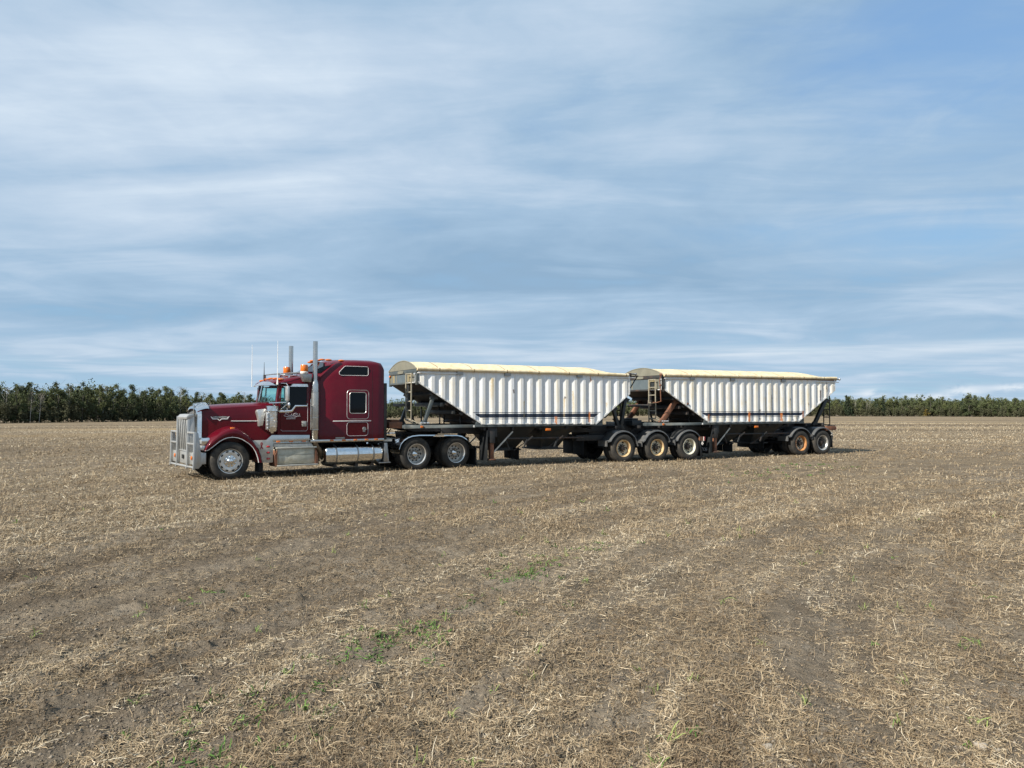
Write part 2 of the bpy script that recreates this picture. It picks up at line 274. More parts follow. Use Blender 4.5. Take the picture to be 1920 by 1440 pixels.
# ------------------------------------------------------------------ mesh builder
class MB:
    def __init__(s): s.v = []; s.f = []; s.mi = []
    def add(s, vs, fs, mi=0):
        b = len(s.v); s.v += [tuple(map(float, q)) for q in vs]
        for f in fs: s.f.append([b+i for i in f]); s.mi.append(mi)
        return s
    def box(s, x0, x1, y0, y1, z0, z1, mi=0):
        v = [(x, y, z) for z in (z0, z1) for y in (y0, y1) for x in (x0, x1)]
        return s.add(v, [(0, 2, 3, 1), (4, 5, 7, 6), (0, 1, 5, 4), (2, 6, 7, 3), (0, 4, 6, 2), (1, 3, 7, 5)], mi)
    def prism(s, poly, y0, y1, mi=0, plane='sh'):
        n = len(poly)
        g = (lambda a, b, c: (a, c, b)) if plane == 'sh' else ((lambda a, b, c: (c, a, b)) if plane == 'lh' else (lambda a, b, c: (a, b, c)))
        v = [g(a, b, y0) for a, b in poly]+[g(a, b, y1) for a, b in poly]
        fs = [tuple(range(n-1, -1, -1)), tuple(range(n, 2*n))]+[(i, (i+1) % n, n+(i+1) % n, n+i) for i in range(n)]
        return s.add(v, fs, mi)
    def grid(s, P, mi=0, cu=False, cv=False, cap=False):
        nu, nv = len(P), len(P[0]); v = [q for r in P for q in r]; fs = []
        for i in range(nu if cu else nu-1):
            for j in range(nv if cv else nv-1):
                a, b = i, (i+1) % nu; c, d = j, (j+1) % nv
                fs.append((a*nv+c, b*nv+c, b*nv+d, a*nv+d))
        if cap: fs += [tuple(range(nv)), tuple((nu-1)*nv+j for j in range(nv-1, -1, -1))]
        return s.add(v, fs, mi)
    def tube(s, pts, r, n=8, mi=0, cap=True):
        P = [Vector(p) for p in pts]; rr = r if isinstance(r, (list, tuple)) else [r]*len(P); rows = []
        ref = None
        for i, p in enumerate(P):
            d = (P[min(i+1, len(P)-1)]-P[max(i-1, 0)]).normalized()
            if ref is None: ref = d.orthogonal().normalized()
            ref = (ref-d*ref.dot(d)).normalized(); bi = d.cross(ref)
            rows.append([tuple(p+(ref*math.cos(a)+bi*math.sin(a))*rr[i]) for a in (2*math.pi*k/n for k in range(n))])
        return s.grid(rows, mi, cv=True, cap=cap)
    def lathe(s, prof, c, axis='y', n=32, mi=0, closed=False):
        """prof: (radius, offset along axis)"""
        rows = []
        for k in range(n):
            a = 2*math.pi*k/n; ca, sa = math.cos(a), math.sin(a)
            if axis == 'y': rows.append([(c[0]+r*ca, c[1]+o, c[2]+r*sa) for r, o in prof])
            elif axis == 'z': rows.append([(c[0]+r*ca, c[1]+r*sa, c[2]+o) for r, o in prof])
            else: rows.append([(c[0]+o, c[1]+r*ca, c[2]+r*sa) for r, o in prof])
        return s.grid(rows, mi, cu=True, cv=closed)
    def beam(s, p, q, wx, wy, mi=0, up=(0, 1, 0)):
        """square bar from p to q; wx across, wy along 'up'"""
        p, q = Vector(p), Vector(q); d = (q-p).normalized(); u = Vector(up); u = (u-d*u.dot(d))
        if u.length < 1e-4: u = d.orthogonal()
        u.normalize(); x = d.cross(u)
        v = [tuple(c+x*a*wx/2+u*b*wy/2) for c in (p, q) for a, b in ((-1, -1), (1, -1), (1, 1), (-1, 1))]
        return s.add(v, [(0, 3, 2, 1), (4, 5, 6, 7), (0, 1, 5, 4), (1, 2, 6, 5), (2, 3, 7, 6), (3, 0, 4, 7)], mi)
    def ball(s, c, r, n=10, mi=0, sc=(1, 1, 1)):
        rows = []
        for i in range(n//2+1):
            t = math.pi*i/(n//2)
            rows.append([(c[0]+r*sc[0]*math.sin(t)*math.cos(a), c[1]+r*sc[1]*math.sin(t)*math.sin(a), c[2]+r*sc[2]*math.cos(t)) for a in (2*math.pi*k/n for k in range(n))])
        return s.grid(rows, mi, cv=True)
    def mirror(s, l0):
        m = MB(); m.v = [(a, 2*l0-b, c) for a, b, c in s.v]; m.f = [f[::-1] for f in s.f]; m.mi = list(s.mi); return m
    def build(s, name, mats, parent=None, off=(0, 0, 0), bevel=0.0, seg=2, smooth=38, clean=True, label=None):
        if not isinstance(mats, (list, tuple)): mats = [mats]
        me = bpy.data.meshes.new(name)
        vv = [(a-off[0], b-off[1], c-off[2]) for a, b, c in s.v]
        me.from_pydata(vv, [], s.f); me.polygons.foreach_set('material_index', s.mi)
        for m in mats: me.materials.append(m)
        if clean:
            bm = bmesh.new(); bm.from_mesh(me)
            bmesh.ops.remove_doubles(bm, verts=bm.verts, dist=1e-5)
            bmesh.ops.recalc_face_normals(bm, faces=bm.faces)
            if bevel:
                es = [e for e in bm.edges if len(e.link_faces) == 2 and e.calc_face_angle(0) > R(32)]
                bmesh.ops.bevel(bm, geom=es, offset=bevel, segments=seg, affect='EDGES', clamp_overlap=True, profile=0.5)
            bm.to_mesh(me); bm.free()
        me.shade_smooth()
        if smooth < 180: me.set_sharp_from_angle(angle=R(smooth))
        o = bpy.data.objects.new(name, me); COL.objects.link(o)
        if parent: o.parent = parent
        if label: o['label'] = label
        return o
def thing(name, label, cat, loc=(0, 0, 0), rz=0.0, group=None):
    o = bpy.data.objects.new(name, None); COL.objects.link(o); o.empty_display_size = 0.5
    o.location = loc; o.rotation_euler = (0, 0, rz); tag(o, label, cat, group); return o
def tag(o, label=None, cat=None, group=None, kind=None):
    if label: o['label'] = label
    if cat: o['category'] = cat
    if group: o['group'] = group
    if kind: o['kind'] = kind
    return o
def text_mesh(txt, size, ext=0.002):
    cu = bpy.data.curves.new('txt', 'FONT'); cu.body = txt; cu.size = size; cu.extrude = ext; cu.align_x = 'CENTER'; cu.align_y = 'CENTER'
    o = bpy.data.objects.new('txt', cu); COL.objects.link(o)
    me = bpy.data.meshes.new_from_object(o.evaluated_get(bpy.context.evaluated_depsgraph_get()))
    v = [tuple(q.co) for q in me.vertices]; f = [list(q.vertices) for q in me.polygons]
    bpy.data.objects.remove(o); bpy.data.curves.remove(cu); bpy.data.meshes.remove(me)
    return v, f
def text_side(mb, txt, s, l, h, size, sx=1.0, sz=1.0, mi=0):          # text on the near side (faces -l), reading along +s
    v, f = text_mesh(txt, size); mb.add([(s+a*sx, l-c, h+b*sz) for a, b, c in v], f, mi)
def text_front(mb, txt, s, l, h, size, sx=1.0, sz=1.0, mi=0):         # text facing -s
    v, f = text_mesh(txt, size); mb.add([(s-c, l-a*sx, h+b*sz) for a, b, c in v], f, mi)

# ------------------------------------------------------------------ ground function
_perm = np.random.default_rng(3).random((256, 256)).astype(np.float64)
def vnoise(x, y):
    xi = np.floor(x).astype(np.int64); yi = np.floor(y).astype(np.int64); fx = x-xi; fy = y-yi
    fx = fx*fx*(3-2*fx); fy = fy*fy*(3-2*fy); a = xi & 255; b = yi & 255; a1 = (xi+1) & 255; b1 = (yi+1) & 255
    return (_perm[a, b]*(1-fx)+_perm[a1, b]*fx)*(1-fy)+(_perm[a, b1]*(1-fx)+_perm[a1, b1]*fx)*fy
def fbm(x, y, o=4):
    t = 0; a = 0.5; n = 0
    for k in range(o): t = t+a*vnoise(x*2**k+17*k, y*2**k+31*k); n += a; a *= 0.5
    return t/n
CX, CY = 23.3, -2.7                                     # the swaths curve round this point in the field
def swath(x, y):
    return np.hypot(x-CX, y-CY), np.arctan2(y-CY, x-CX)
def smooth(a, b, v): t = np.clip((v-a)/(b-a), 0, 1); return t*t*(3-2*t)
def macro(x, y):
    r = np.hypot(x, y); azm = np.degrees(np.arctan2(x, np.maximum(y, 1e-3)))
    k = 0.0078-0.0040*smooth(-16, 16, azm)
    return -k*np.clip(np.where(y > 0, r, 0)-48, 0, 340)
RUTS = ((31.3, 0.45, 1.0), (30.2, 0.35, 0.8), (28.9, 0.40, 0.7), (33.6, 0.16, 0.7), (27.0, 0.35, 0.45), (24.2, 0.30, 0.35), (22.4, 0.30, 0.35), (35.4, 0.14, 0.6))
def rut(r, th):                                       # wheel passes: straw pressed away, soil turned up
    o = 0
    for r0, wd, amt in RUTS: o = o+amt*np.exp(-((r-r0+0.35*(vnoise(th*9, r0+0*th)-0.5))/wd)**2)*(0.35+1.1*vnoise(th*20, r0*3+0*th))
    return o
def gh(x, y):
    r, th = swath(x, y); d = np.hypot(x, y)
    near = 1-smooth(25, 60, d)
    z = macro(x, y)
    z = z+0.075*(fbm(r*1.25, th*3.5, 3)-0.5)*near-0.035*rut(r, th)*near+0.05*(fbm(x*0.8, y*0.8, 3)-0.5)*near*(1-smooth(14, 20, d))
    cl = fbm(x*5.0, y*5.0, 3); z = z+0.10*np.clip(cl-0.48, 0, 1)*near*(1-smooth(12, 30, d))+0.085*np.clip(fbm(x*10.0, y*10.0, 3)-0.50, 0, 1)*(1-smooth(10, 18, d))
    return z
def straw_density(x, y):
    r, th = swath(x, y)
    d = 0.60+0.85*(fbm(r*2.1+3, th*4.0, 3)-0.5)+0.85*(fbm(r*6.0+9, th*16.0, 3)-0.5)+0.95*(fbm(x*2.3, y*2.3, 4)-0.5)+0.25*(fbm(x*0.22+9, y*0.22, 3)-0.5)
    d = d-0.32*rut(r, th)
    d = d+0.30*smooth(32, 35, r)+0.12*smooth(10, 17, np.hypot(x, y))
    return d
# ------------------------------------------------------------------ wheels
HUB = 0.50
_tyre_prof = [(.296, .035), (.33, .012), (.39, 0), (.455, .006), (.500, .026), (.522, .048), (.53, .066), (.53, .098), (.517, .101), (.517, .110), (.53, .113), (.53, .135),
              (.517, .137), (.517, .143), (.53, .145), (.53, .167), (.517, .170), (.517, .179), (.53, .182), (.53, .214), (.522, .232), (.500, .254), (.455, .274), (.39, .28), (.33, .268), (.296, .245)]
def disc_holes(mb, c, radii, ys, n, holes, hr, hw, mi):
    """annular disc with real openings: cells of the ring between radii[hr], radii[hr+1] are left out near each hole"""
    for i in range(len(radii)-1):
        for k in range(n):
            if i in hr:
                ph = (k+0.5)/n*holes; d = abs(ph-round(ph))/holes*n
                if d < hw[hr.index(i)]: continue
            a0, a1 = 2*math.pi*k/n, 2*math.pi*(k+1)/n
            q = [(c[0]+r*math.cos(a), c[1]+y, c[2]+r*math.sin(a)) for r, y, a in ((radii[i], ys[i], a0), (radii[i+1], ys[i+1], a0), (radii[i+1], ys[i+1], a1), (radii[i], ys[i], a1))]
            mb.add(q, [(0, 1, 2, 3)], mi)
def wheel(parent, s, l, kind, rm, dm=None, hm=None, off=(0, 0, 0), mir=None, dual=True, ang=0.0, label=None, rr=.326):
    dm = dm or rm; hm = hm or M['hub_dark']
    c = (s, l, HUB); rim = MB(); hub = MB(); k = rr/.326
    if kind == 'steer':
        rim.lathe([(.30, .06), (.318, .016), (.338, .010), (.341, .022), (.334, .034), (.316, .030), (.302, .036)], c, n=48, mi=0)
        disc_holes(rim, c, [.304, .287, .278, .252, .243, .20, .165], [.040, .030, .028, .026, .026, .028, .034], 80, 10, [1, 2, 3], [1.2, 2.1, 1.2], 0)
        hub.lathe([(.166, .036), (.155, .012), (.125, .008), (.118, -.004), (.092, -.012), (.085, -.035), (.05, -.066), (.0, -.076)], c, n=24, mi=0)
        for q in range(10):
            a = 2*math.pi*(q+.5)/10; p = (c[0]+.142*math.cos(a), c[1], c[2]+.142*math.sin(a))
            hub.lathe([(.021, .012), (.021, -.012), (.013, -.034), (0, -.038)], p, n=8, mi=0)
    else:
        rim.lathe([(.30*k, .10), (.30*k, .03), (.318*k, .012), (.330*k, .010), (.332*k, .022), (.322*k, .026), (.306*k, .034), (.296*k, .055), (.284*k, .10), (.270*k, .150)], c, n=48, mi=0)
        nh, hwid = (10, [1.0, 2.0, 1.0]) if kind == 'drive' else (5, [1.6, 3.3, 1.6])
        disc_holes(rim, c, [.270*k, .240, .226, .196, .182, .11], [.150, .162, .165, .165, .163, .158], 80, nh, [1, 2, 3], hwid, 1)
        if kind == 'drive':
            hub.lathe([(.105, .160), (.100, .110), (.085, .095), (.045, .055), (.02, .038), (0, .035)], c, n=20, mi=0)
        else:
            hub.lathe([(.118, .160), (.112, .118), (.090, .108), (.082, .060), (.070, .048), (0, .044)], c, n=20, mi=0)
        for q in range(10):
            a = 2*math.pi*(q+.25)/10; p = (c[0]+.143*math.cos(a), c[1], c[2]+.143*math.sin(a))
            hub.lathe([(.019, .160), (.019, .125), (.012, .120), (.012, .100), (0, .100)], p, n=7, mi=1)
    bd = (.285, .052) if kind == 'steer' else (.255, .178)
    rim.lathe([bd, (bd[0]-.01, .30), (.0, .30)], c, n=24, mi=2); rim.lathe([bd, (0, bd[1])], c, n=24, mi=2)     # brake drum, plus a black disc added so the openings look shaded
    ty = MB().lathe(_tyre_prof, c, n=56, closed=True)
    tys = [ty]
    if dual: tys.append(MB().lathe(_tyre_prof, (s, l+.335, HUB), n=40, closed=True))
    fix = (lambda m: m.mirror(mir)) if mir is not None else (lambda m: m)
    o = fix(rim).build('wheel', [rm, dm, M['black']], parent, off, smooth=40, clean=False, label=label)
    fix(hub).build('hub', [hm, hm if kind != 'drive' else M['rim_dark']], o, off)
    for t in tys: fix(t).build('tyre', M['rubber'], o, off, smooth=60)
    return o

# ------------------------------------------------------------------ the road tractor
TR = (-7.6629, 20.9675, 0.0); TRA = 0.61455
def world_of(frame, ang, s, l, h=0.0):
    c, sn = math.cos(ang), math.sin(ang); return Vector((frame[0]+c*s-sn*l, frame[1]+sn*s+c*l, frame[2]+h))
TO = (3.6, 1.25, 0.0)
truck = thing('semi_truck', 'maroon long-nose semi truck with tall sleeper, twin exhaust stacks and aluminium grille guard', 'semi truck', world_of(TR, TRA, 3.6, 1.25), TRA)
C0 = 1.25
def P(mb, name, mats, par=None, **k): return mb.build(name, mats, par or truck, TO, **k)
def both(mk, name, mats, **k):                     # a part and its mirror image on the other side
    m = mk(); return P(m, name, mats, **k), P(m.mirror(C0), name, mats, **k)

# chassis
mb = MB()
for l in (0.80, 1.62): mb.box(-0.45, 8.15, l, l+.08, 0.70, 0.96)
for s in (0.1, 1.0, 2.6, 4.9, 6.45, 8.0): mb.box(s, s+.12, .88, 1.62, .74, .92)
mb.box(.3, 1.6, .9, 1.6, .45, 1.0)                  # engine sump block
P(mb, 'chassis_frame', M['black'], bevel=.008)
mb = MB()
mb.tube([(0.02, .25, .47), (0.02, .6, .42), (0.02, 1.9, .42), (0.02, 2.25, .47)], .07, 10); P(mb, 'front_axle', M['black'])
for s in (5.72, 7.17):
    mb = MB().tube([(s, .3, .5), (s, 2.2, .5)], .10, 12); mb.ball((s, 1.25, .52), .24, 14); mb.box(s-.45, s+.45, .74, .82, .42, .54); mb.box(s-.45, s+.45, 1.68, 1.76, .42, .54)
    P(mb, 'drive_axle', M['black'])
# wheels
wheel(truck, 0.02, .05, 'steer', M['rim_alu'], hm=M['chrome'], off=TO, dual=False)
wheel(truck, 0.02, .05, 'steer', M['rim_alu'], hm=M['chrome'], off=TO, dual=False, mir=C0)
for s in (5.72, 7.17):
    wheel(truck, s, .0, 'drive', M['rim_alu'], M['rim_alu_shaded'], M['chrome'], off=TO)
    wheel(truck, s, .0, 'drive', M['rim_alu'], M['rim_alu_shaded'], M['chrome'], off=TO, mir=C0)

# hood
def hsec(s, wd, hb, ht, cr): return [(s, C0-a*wd if q else C0+a*wd, h) for q, a, h in
    [(1, 1, hb), (1, 1.0, ht-.35), (1, .995, ht-.12), (1, .965, ht-.035), (1, .88, ht), (1, .5, ht+cr*.75), (1, 0, ht+cr), (0, .5, ht+cr*.75), (0, .88, ht), (0, .965, ht-.035), (0, .995, ht-.12), (0, 1.0, ht-.35), (0, 1, hb)]]
hood = MB(); rows = []
for s, wd, hb, ht, cr in ((-.60, .565, .98, 1.93, .05), (-.50, .585, .98, 1.955, .065), (-.2, .62, .98, 1.975, .07), (.3, .67, .98, 2.01, .07), (.8, .73, 1.02, 2.045, .06), (1.2, .80, 1.04, 2.075, .045), (1.40, .84, 1.04, 2.085, .04)):
    rows.append(hsec(s, wd, hb, ht, cr))
hood.grid(rows, 0, cap=True)
hood_o = P(hood, 'hood', M['red'], bevel=0)
for sg in (0, 1):
    m = MB().beam((.17, .592, 1.588), (.98, .497, 1.584), .020, .022); m = m.mirror(C0) if sg else m; P(m, 'hood_trim', M['white_part'], hood_o)
    # nameplate badge
    m = MB(); s0, l0 = -.13, .618
    poly = [(-.24, .045), (-.19, .028), (-.175, -.012), (-.045, -.012), (0, -.058), (.045, -.012), (.195, -.012), (.21, .028), (.26, .045), (.23, .005), (.205, -.036), (.055, -.036), (0, -.085), (-.055, -.036), (-.185, -.036), (-.215, .005)]
    top = [0, 1, 2, 3, 5, 6, 7, 8, 9, 10, 11, 12, 13, 14, 15]
    ring = [(a, b) for a, b in poly]
    m.prism([(s0+a, 1.672+b) for a, b in ring[:9][::-1]+ring[9:][::-1]], l0-.004, l0+.014, 0)
    m.box(s0-.165, s0+.195, l0+.002, l0+.02, 1.672-.012, 1.672+.052, 1)
    if not sg: text_side(m, 'KENWORTH', s0+.015, l0-.002, 1.692, .062, 1.02, 1.0, 0)
    m2 = MB(); m2.v = [(a, b-(a-s0)*.12, c) for a, b, c in m.v]; m2.f = m.f; m2.mi = m.mi
    m2 = m2.mirror(C0) if sg else m2; P(m2, 'nameplate', [M['white_part'], M['letters_k']], hood_o, smooth=20)
# radiator shell + bug deflector
mb = MB()
shell = [(.64, .80), (.64, 1.72), (.68, 1.88), (.78, 1.95), (1.0, 1.99), (1.25, 2.005), (1.5, 1.99), (1.72, 1.95), (1.82, 1.88), (1.86, 1.72), (1.86, .80)]
inn = [(.70, .80), (.70, 1.70), (.73, 1.83), (.81, 1.89), (1.0, 1.925), (1.25, 1.935), (1.5, 1.925), (1.69, 1.89), (1.77, 1.83), (1.80, 1.70), (1.80, .80)]
mb.grid([[(-.60, l, h) for l, h in shell], [(-.71, l, h) for l, h in shell], [(-.725, l, h) for l, h in inn], [(-.66, l, h) for l, h in inn]], 0)
mb.box(-.655, -.645, .70, 1.80, .80, 1.90, 1)
g = P(mb, 'grille', [M['chrome'], M['black']])
mb = MB()
for i in range(18):
    l = .735+i*.0606; mb.box(-.705, -.675, l-.010, l+.010, .82, 1.86-.08*abs(l-1.25)**2*4)
P(mb, 'grille_bars', M['alu'], g)
mb = MB(); rows = []
for i in range(7):
    t = i/6; row = []
    for j in range(17):
        q = -1+2*j/16; top = .115*(1-q**6)
        row.append((-.70+.30*t-.02*q*q, C0+q*.66, 1.86+.17*(1-abs(q)**2.5)+.05*math.sin(t*2.2)*1.0+.035*t))
    rows.append(row)
mb.grid(rows); mb.grid([[(a-.004, b, c-.012) for a, b, c in r] for r in rows])
P(mb, 'hood_deflector', M['chrome'])
mb = MB().tube([(-.705, 1.02, 1.70), (-.735, 1.02, 1.98), (-.72, 1.02, 2.07)], .016, 8); mb.box(-.74, -.55, 1.0, 1.04, 2.055, 2.085); mb.tube([(-.72, .9, 2.075), (-.55, .9, 2.10), (-.42, .75, 2.03)], .010, 6)
P(mb, 'deflector_post', M['chrome'])

# fenders
arch = [(-.64, .79, -.645, .80), (-.60, .92, -.56, .82), (-.48, 1.07, -.46, .89), (-.33, 1.195, -.29, 1.03), (-.19, 1.28, -.16, 1.105), (-.06, 1.335, -.05, 1.14), (.06, 1.365, .06, 1.15), (.20, 1.36, .19, 1.135),
        (.34, 1.29, .32, 1.09), (.48, 1.19, .43, 1.02), (.58, 1.08, .53, .95), (.67, .96, .62, .86), (.74, .84, .69, .75), (.80, .71, .735, .64), (.85, .57, .765, .54), (.885, .43, .785, .43)]
def fender():
    m = MB(); rows = []
    for i, (so_, ho, sl, hl) in enumerate(arch):
        dx, dz = so_-.05, ho-.5; L = math.hypot(dx, dz); nx, nz = dx/L, dz/L; t = i/(len(arch)-1)
        bl = max(0.0, math.sin(math.pi*min(1, t*1.05)))          # top swell towards the hood
        rows.append([(sl, .66, hl), (sl, .075, hl), (sl, .05, hl), ((sl*.6+so_*.4), .028, (hl*.6+ho*.4)), ((sl*.2+so_*.8), .030, (hl*.2+ho*.8)), (so_, .062, ho),
                     (so_+nx*.035, .15, ho+nz*.035), (so_+nx*.06, .30, ho+nz*.06), (so_+nx*.06, .46, ho+nz*.055+.03*bl), (so_+nx*.03, .64, ho+nz*.03+.05*bl)])
    m.grid(rows, 0, cap=True); return m
def lipm():
    return MB().tube([(a[2], .046, a[3]) for a in arch], .011, 6)
for f, lp in zip(both(fender, 'fender', M['red'], smooth=50), (lipm(), lipm().mirror(C0))): P(lp, 'fender_trim', M['white_part'], f)
mb = MB()                                            # dark inner wheel housings
for l in (.66, 1.78): mb.box(-.55, .95, l, l+.05, .55, 1.15)
P(mb, 'wheel_housing', M['black'])
# headlamps on the fender noses
def lamp():
    m = MB().prism([(-.70, .965), (-.70, 1.135), (-.52, 1.155), (-.46, 1.06), (-.50, .955)], .16, .62); return m
for o in both(lamp, 'headlight', M['chrome'], bevel=.015):
    far = o.location; cx = .39 if o is not None and o.name == 'headlight' else 2.11
    m = MB(); 
    for l in (-.11, .11): m.box(-.712, -.698, cx+l-.095, cx+l+.095, .985, 1.115)
    P(m, 'lens', M['clear'], o, bevel=.006)
def nose(): return MB().prism([(-.72, .83), (-.70, .93), (-.52, .955), (-.50, .86), (-.58, .79)], .12, .62)
both(nose, 'fender_nose', M['alu'], bevel=.02)
def mark(): return MB().box(.03, .145, .10, .17, 1.315, 1.42)
both(mark, 'marker_light', M['amber'], bevel=.012)
# bumper and grille guard
mb = MB().prism([(-.60, .44), (-.60, .745), (-.80, .755), (-.83, .72), (-.83, .47), (-.79, .44)], .10, 2.40)
P(mb, 'bumper', M['guard'], bevel=.012)
def gx(l): return -.872-.045*(l-.1)
mb = MB()
def up(l, z0, z1, wd=.055, dp=.075, x=0): mb.box(gx(l)-dp+x, gx(l)+x, l-wd/2, l+wd/2, z0, z1)
def barl(l0, l1, z, r=.03, x=-.03): mb.tube([(gx(l0)+x, l0, z), (gx(l1)+x, l1, z)], r, 10)
LO, LI, RI, RO = .10, .74, 1.78, 2.42
for l, z1 in ((LO, 1.30), (LI, 1.72), (RI, 1.72), (RO, 1.30)):
    mb.prism([(gx(l)-.07, .36), (gx(l)-.085, .30), (gx(l)-.02, .30), (gx(l)+.02, .42), (gx(l)+.02, z1), (gx(l)-.055, z1)], l-.028, l+.028)
for l0, l1 in ((LO, LI), (RI, RO)):
    for z in (1.285, .985): mb.beam((gx(l0)-.025, l0, z), (gx(l1)-.025, l1, z), .07, .045, up=(0, 0, 1))
    barl(l0, l1, .355)
barl(LI, RI, .355, .035)
mb.prism([(gx(LI)-.075, 1.64), (gx(LI)-.085, 1.70), (gx(LI)-.02, 1.775), (gx(LI)+.11, 1.785), (gx(LI)+.12, 1.73), (gx(LI)+.0, 1.64)], LI-.03, RI+.03)     # head box of the centre frame
for i in range(5):
    l = LI+.16+i*.185; mb.tube([(gx(l)-.02, l, 1.66), (gx(l)+.045, l+.02, .76)], .026, 8)
mb.box(gx(LI)-.012, gx(LI)+.004, LI, RI, .42, .76)                     # lower centre plate
mb.box(gx(LO)-.012, gx(LO)+.004, LO, LI, .42, .74); mb.box(gx(RI)-.016, gx(RI)+.0, RI, RO, .42, .74)
mb.box(gx(LI)-.035, gx(LI)+.02, LI, RI, .755, .785)
for l in (LO, RO):                                                      # side plates back to the bumper
    mb.prism([(gx(l)+.015, 1.30), (gx(l)+.06, 1.28), (gx(l)+.13, .76), (gx(l)+.16, .42), (gx(l)+.08, .33), (gx(l)+.0, .33)], l-.012, l+.012)
for l in (LI, RI): mb.prism([(gx(l)+.02, 1.72), (gx(l)+.13, 1.74), (gx(l)+.17, .76), (gx(l)+.17, .44), (gx(l)+.02, .42)], l-.010, l+.010)
gg = P(mb, 'grille_guard', M['guard'], bevel=.006)
P(MB().box(gx(1.3)-.02, gx(1.3)-.008, 1.22, 1.40, .55, .66), 'plate_recess', M['letters_k'], gg)
for l in (.42, 2.10):
    P(MB().lathe([(.055, .0), (.050, -.02), (.0, -.028)], (gx(l)-.012, l, .60), axis='x', n=16), 'marker_light', M['amber'], gg)
# front flap behind the steer wheel
P(MB().box(.84, .97, .24, .60, .15, .46), 'mudflap', M['flap'], bevel=.01)
# rock-guard panel with ribbon decal and three lights
def rock():
    m = MB().prism([(.60, 1.05), (1.205, 1.05), (1.205, .44), (1.18, .415), (.905, .415), (.87, .60), (.80, .80)], .105, .125)
    return m
ra, rb = both(rock, 'side_panel', M['alu_dull'], bevel=.004)
for z in (.865, .695, .53): P(MB().ball((1.065, .10, z), .058, 12, sc=(1, .5, .52)), 'marker_light', M['redlens'], ra)
m = MB(); pts = [(.845, .80), (.90, .93), (.90, .965), (.88, .985), (.86, .965), (.86, .93), (.915, .80)]
for a, b in zip(pts[:-1], pts[1:]): m.beam((a[0], .103, a[1]), (b[0], .103, b[1]), .028, .006)
P(m, 'ribbon_decal', M['decal'], ra)

# air cleaners
def aircl():
    c = (1.20, .235, 0)
    return MB().lathe([(0, 2.02), (.15, 2.02), (.178, 2.005), (.180, 1.86), (.168, 1.845), (.160, 1.835), (.160, 1.60), (.166, 1.595), (.166, 1.565), (.160, 1.56), (.160, 1.45), (.166, 1.445), (.166, 1.41), (.160, 1.405), (.158, 1.33), (.135, 1.285), (.06, 1.27), (.055, 1.235), (0, 1.235)], c, axis='z', n=32)
aa, ab = both(aircl, 'air_cleaner', M['chrome'])
P(MB().box(1.0, 1.055, .07, .16, 1.34, 1.83), 'light_bar', M['alu'], aa, bevel=.01)
for i in range(5): P(MB().ball((1.03, .068, 1.39+i*.098), .026, 8), 'bulb', M['clear'], aa)
def scoop(): return MB().prism([(.805, 1.84), (.83, 1.90), (1.06, 1.93), (1.075, 1.84), (1.02, 1.66), (.985, 1.46), (.875, 1.43), (.87, 1.60)], .34, .50)
both(scoop, 'intake_scoop', M['alu'], bevel=.014)

# cab -------------------------------------------------------------
cab = MB()
cab.prism([(1.38, 1.06), (2.62, 1.06), (2.62, 2.68), (2.27, 2.68), (2.27, 2.07), (1.38, 2.07)], .262, .30)          # near skin with the door opening above the belt
cab.prism([(1.38, 1.06), (2.62, 1.06), (2.62, 2.68), (2.27, 2.68), (2.27, 2.07), (1.38, 2.07)], 2.20, 2.238)
cab.box(1.38, 2.62, .30, 2.20, 1.06, 1.12)                                                                          # floor
cab.prism([(.45, 1.06), (.30, 1.3), (.30, 2.07), (2.20, 2.07), (2.20, 1.3), (2.05, 1.06)], 1.36, 1.40, plane='lh')    # firewall
for sgn in (0, 1):                                                                                                   # front pillars
    m = MB().beam((1.375, .32, 2.05), (1.455, .36, 2.68), .075, .09, up=(0, 1, 0)); m = m.mirror(C0) if sgn else m; cab.add(m.v, m.f)
rows = []
for s, lw, he, hs, hc in ((1.30, .88, 2.665, 2.70, 2.735), (1.42, .97, 2.64, 2.735, 2.80), (1.75, .985, 2.645, 2.80, 2.875), (2.06, .985, 2.655, 2.86, 2.94), (2.36, .985, 2.66, 2.90, 2.99)):
    rows.append([(s, C0-lw, he), (s, C0-lw, he+.03), (s, C0-lw*.93, hs-.02), (s, C0-lw*.80, hs+.015), (s, C0-lw*.4, hc-.01), (s, C0, hc), (s, C0+lw*.4, hc-.01), (s, C0+lw*.80, hs+.015), (s, C0+lw*.93, hs-.02), (s, C0+lw, he+.03), (s, C0+lw, he)])
cab.grid(rows, cap=True)
cab.grid([[(1.36, .32, 2.09), (1.20, .80, 2.10), (1.14, 1.25, 2.105), (1.20, 1.70, 2.10), (1.36, 2.18, 2.09)], [(1.42, .32, 2.02), (1.42, .80, 2.02), (1.42, 1.25, 2.02), (1.42, 1.70, 2.02), (1.42, 2.18, 2.02)]])
cab_o = P(cab, 'cab', M['red'])
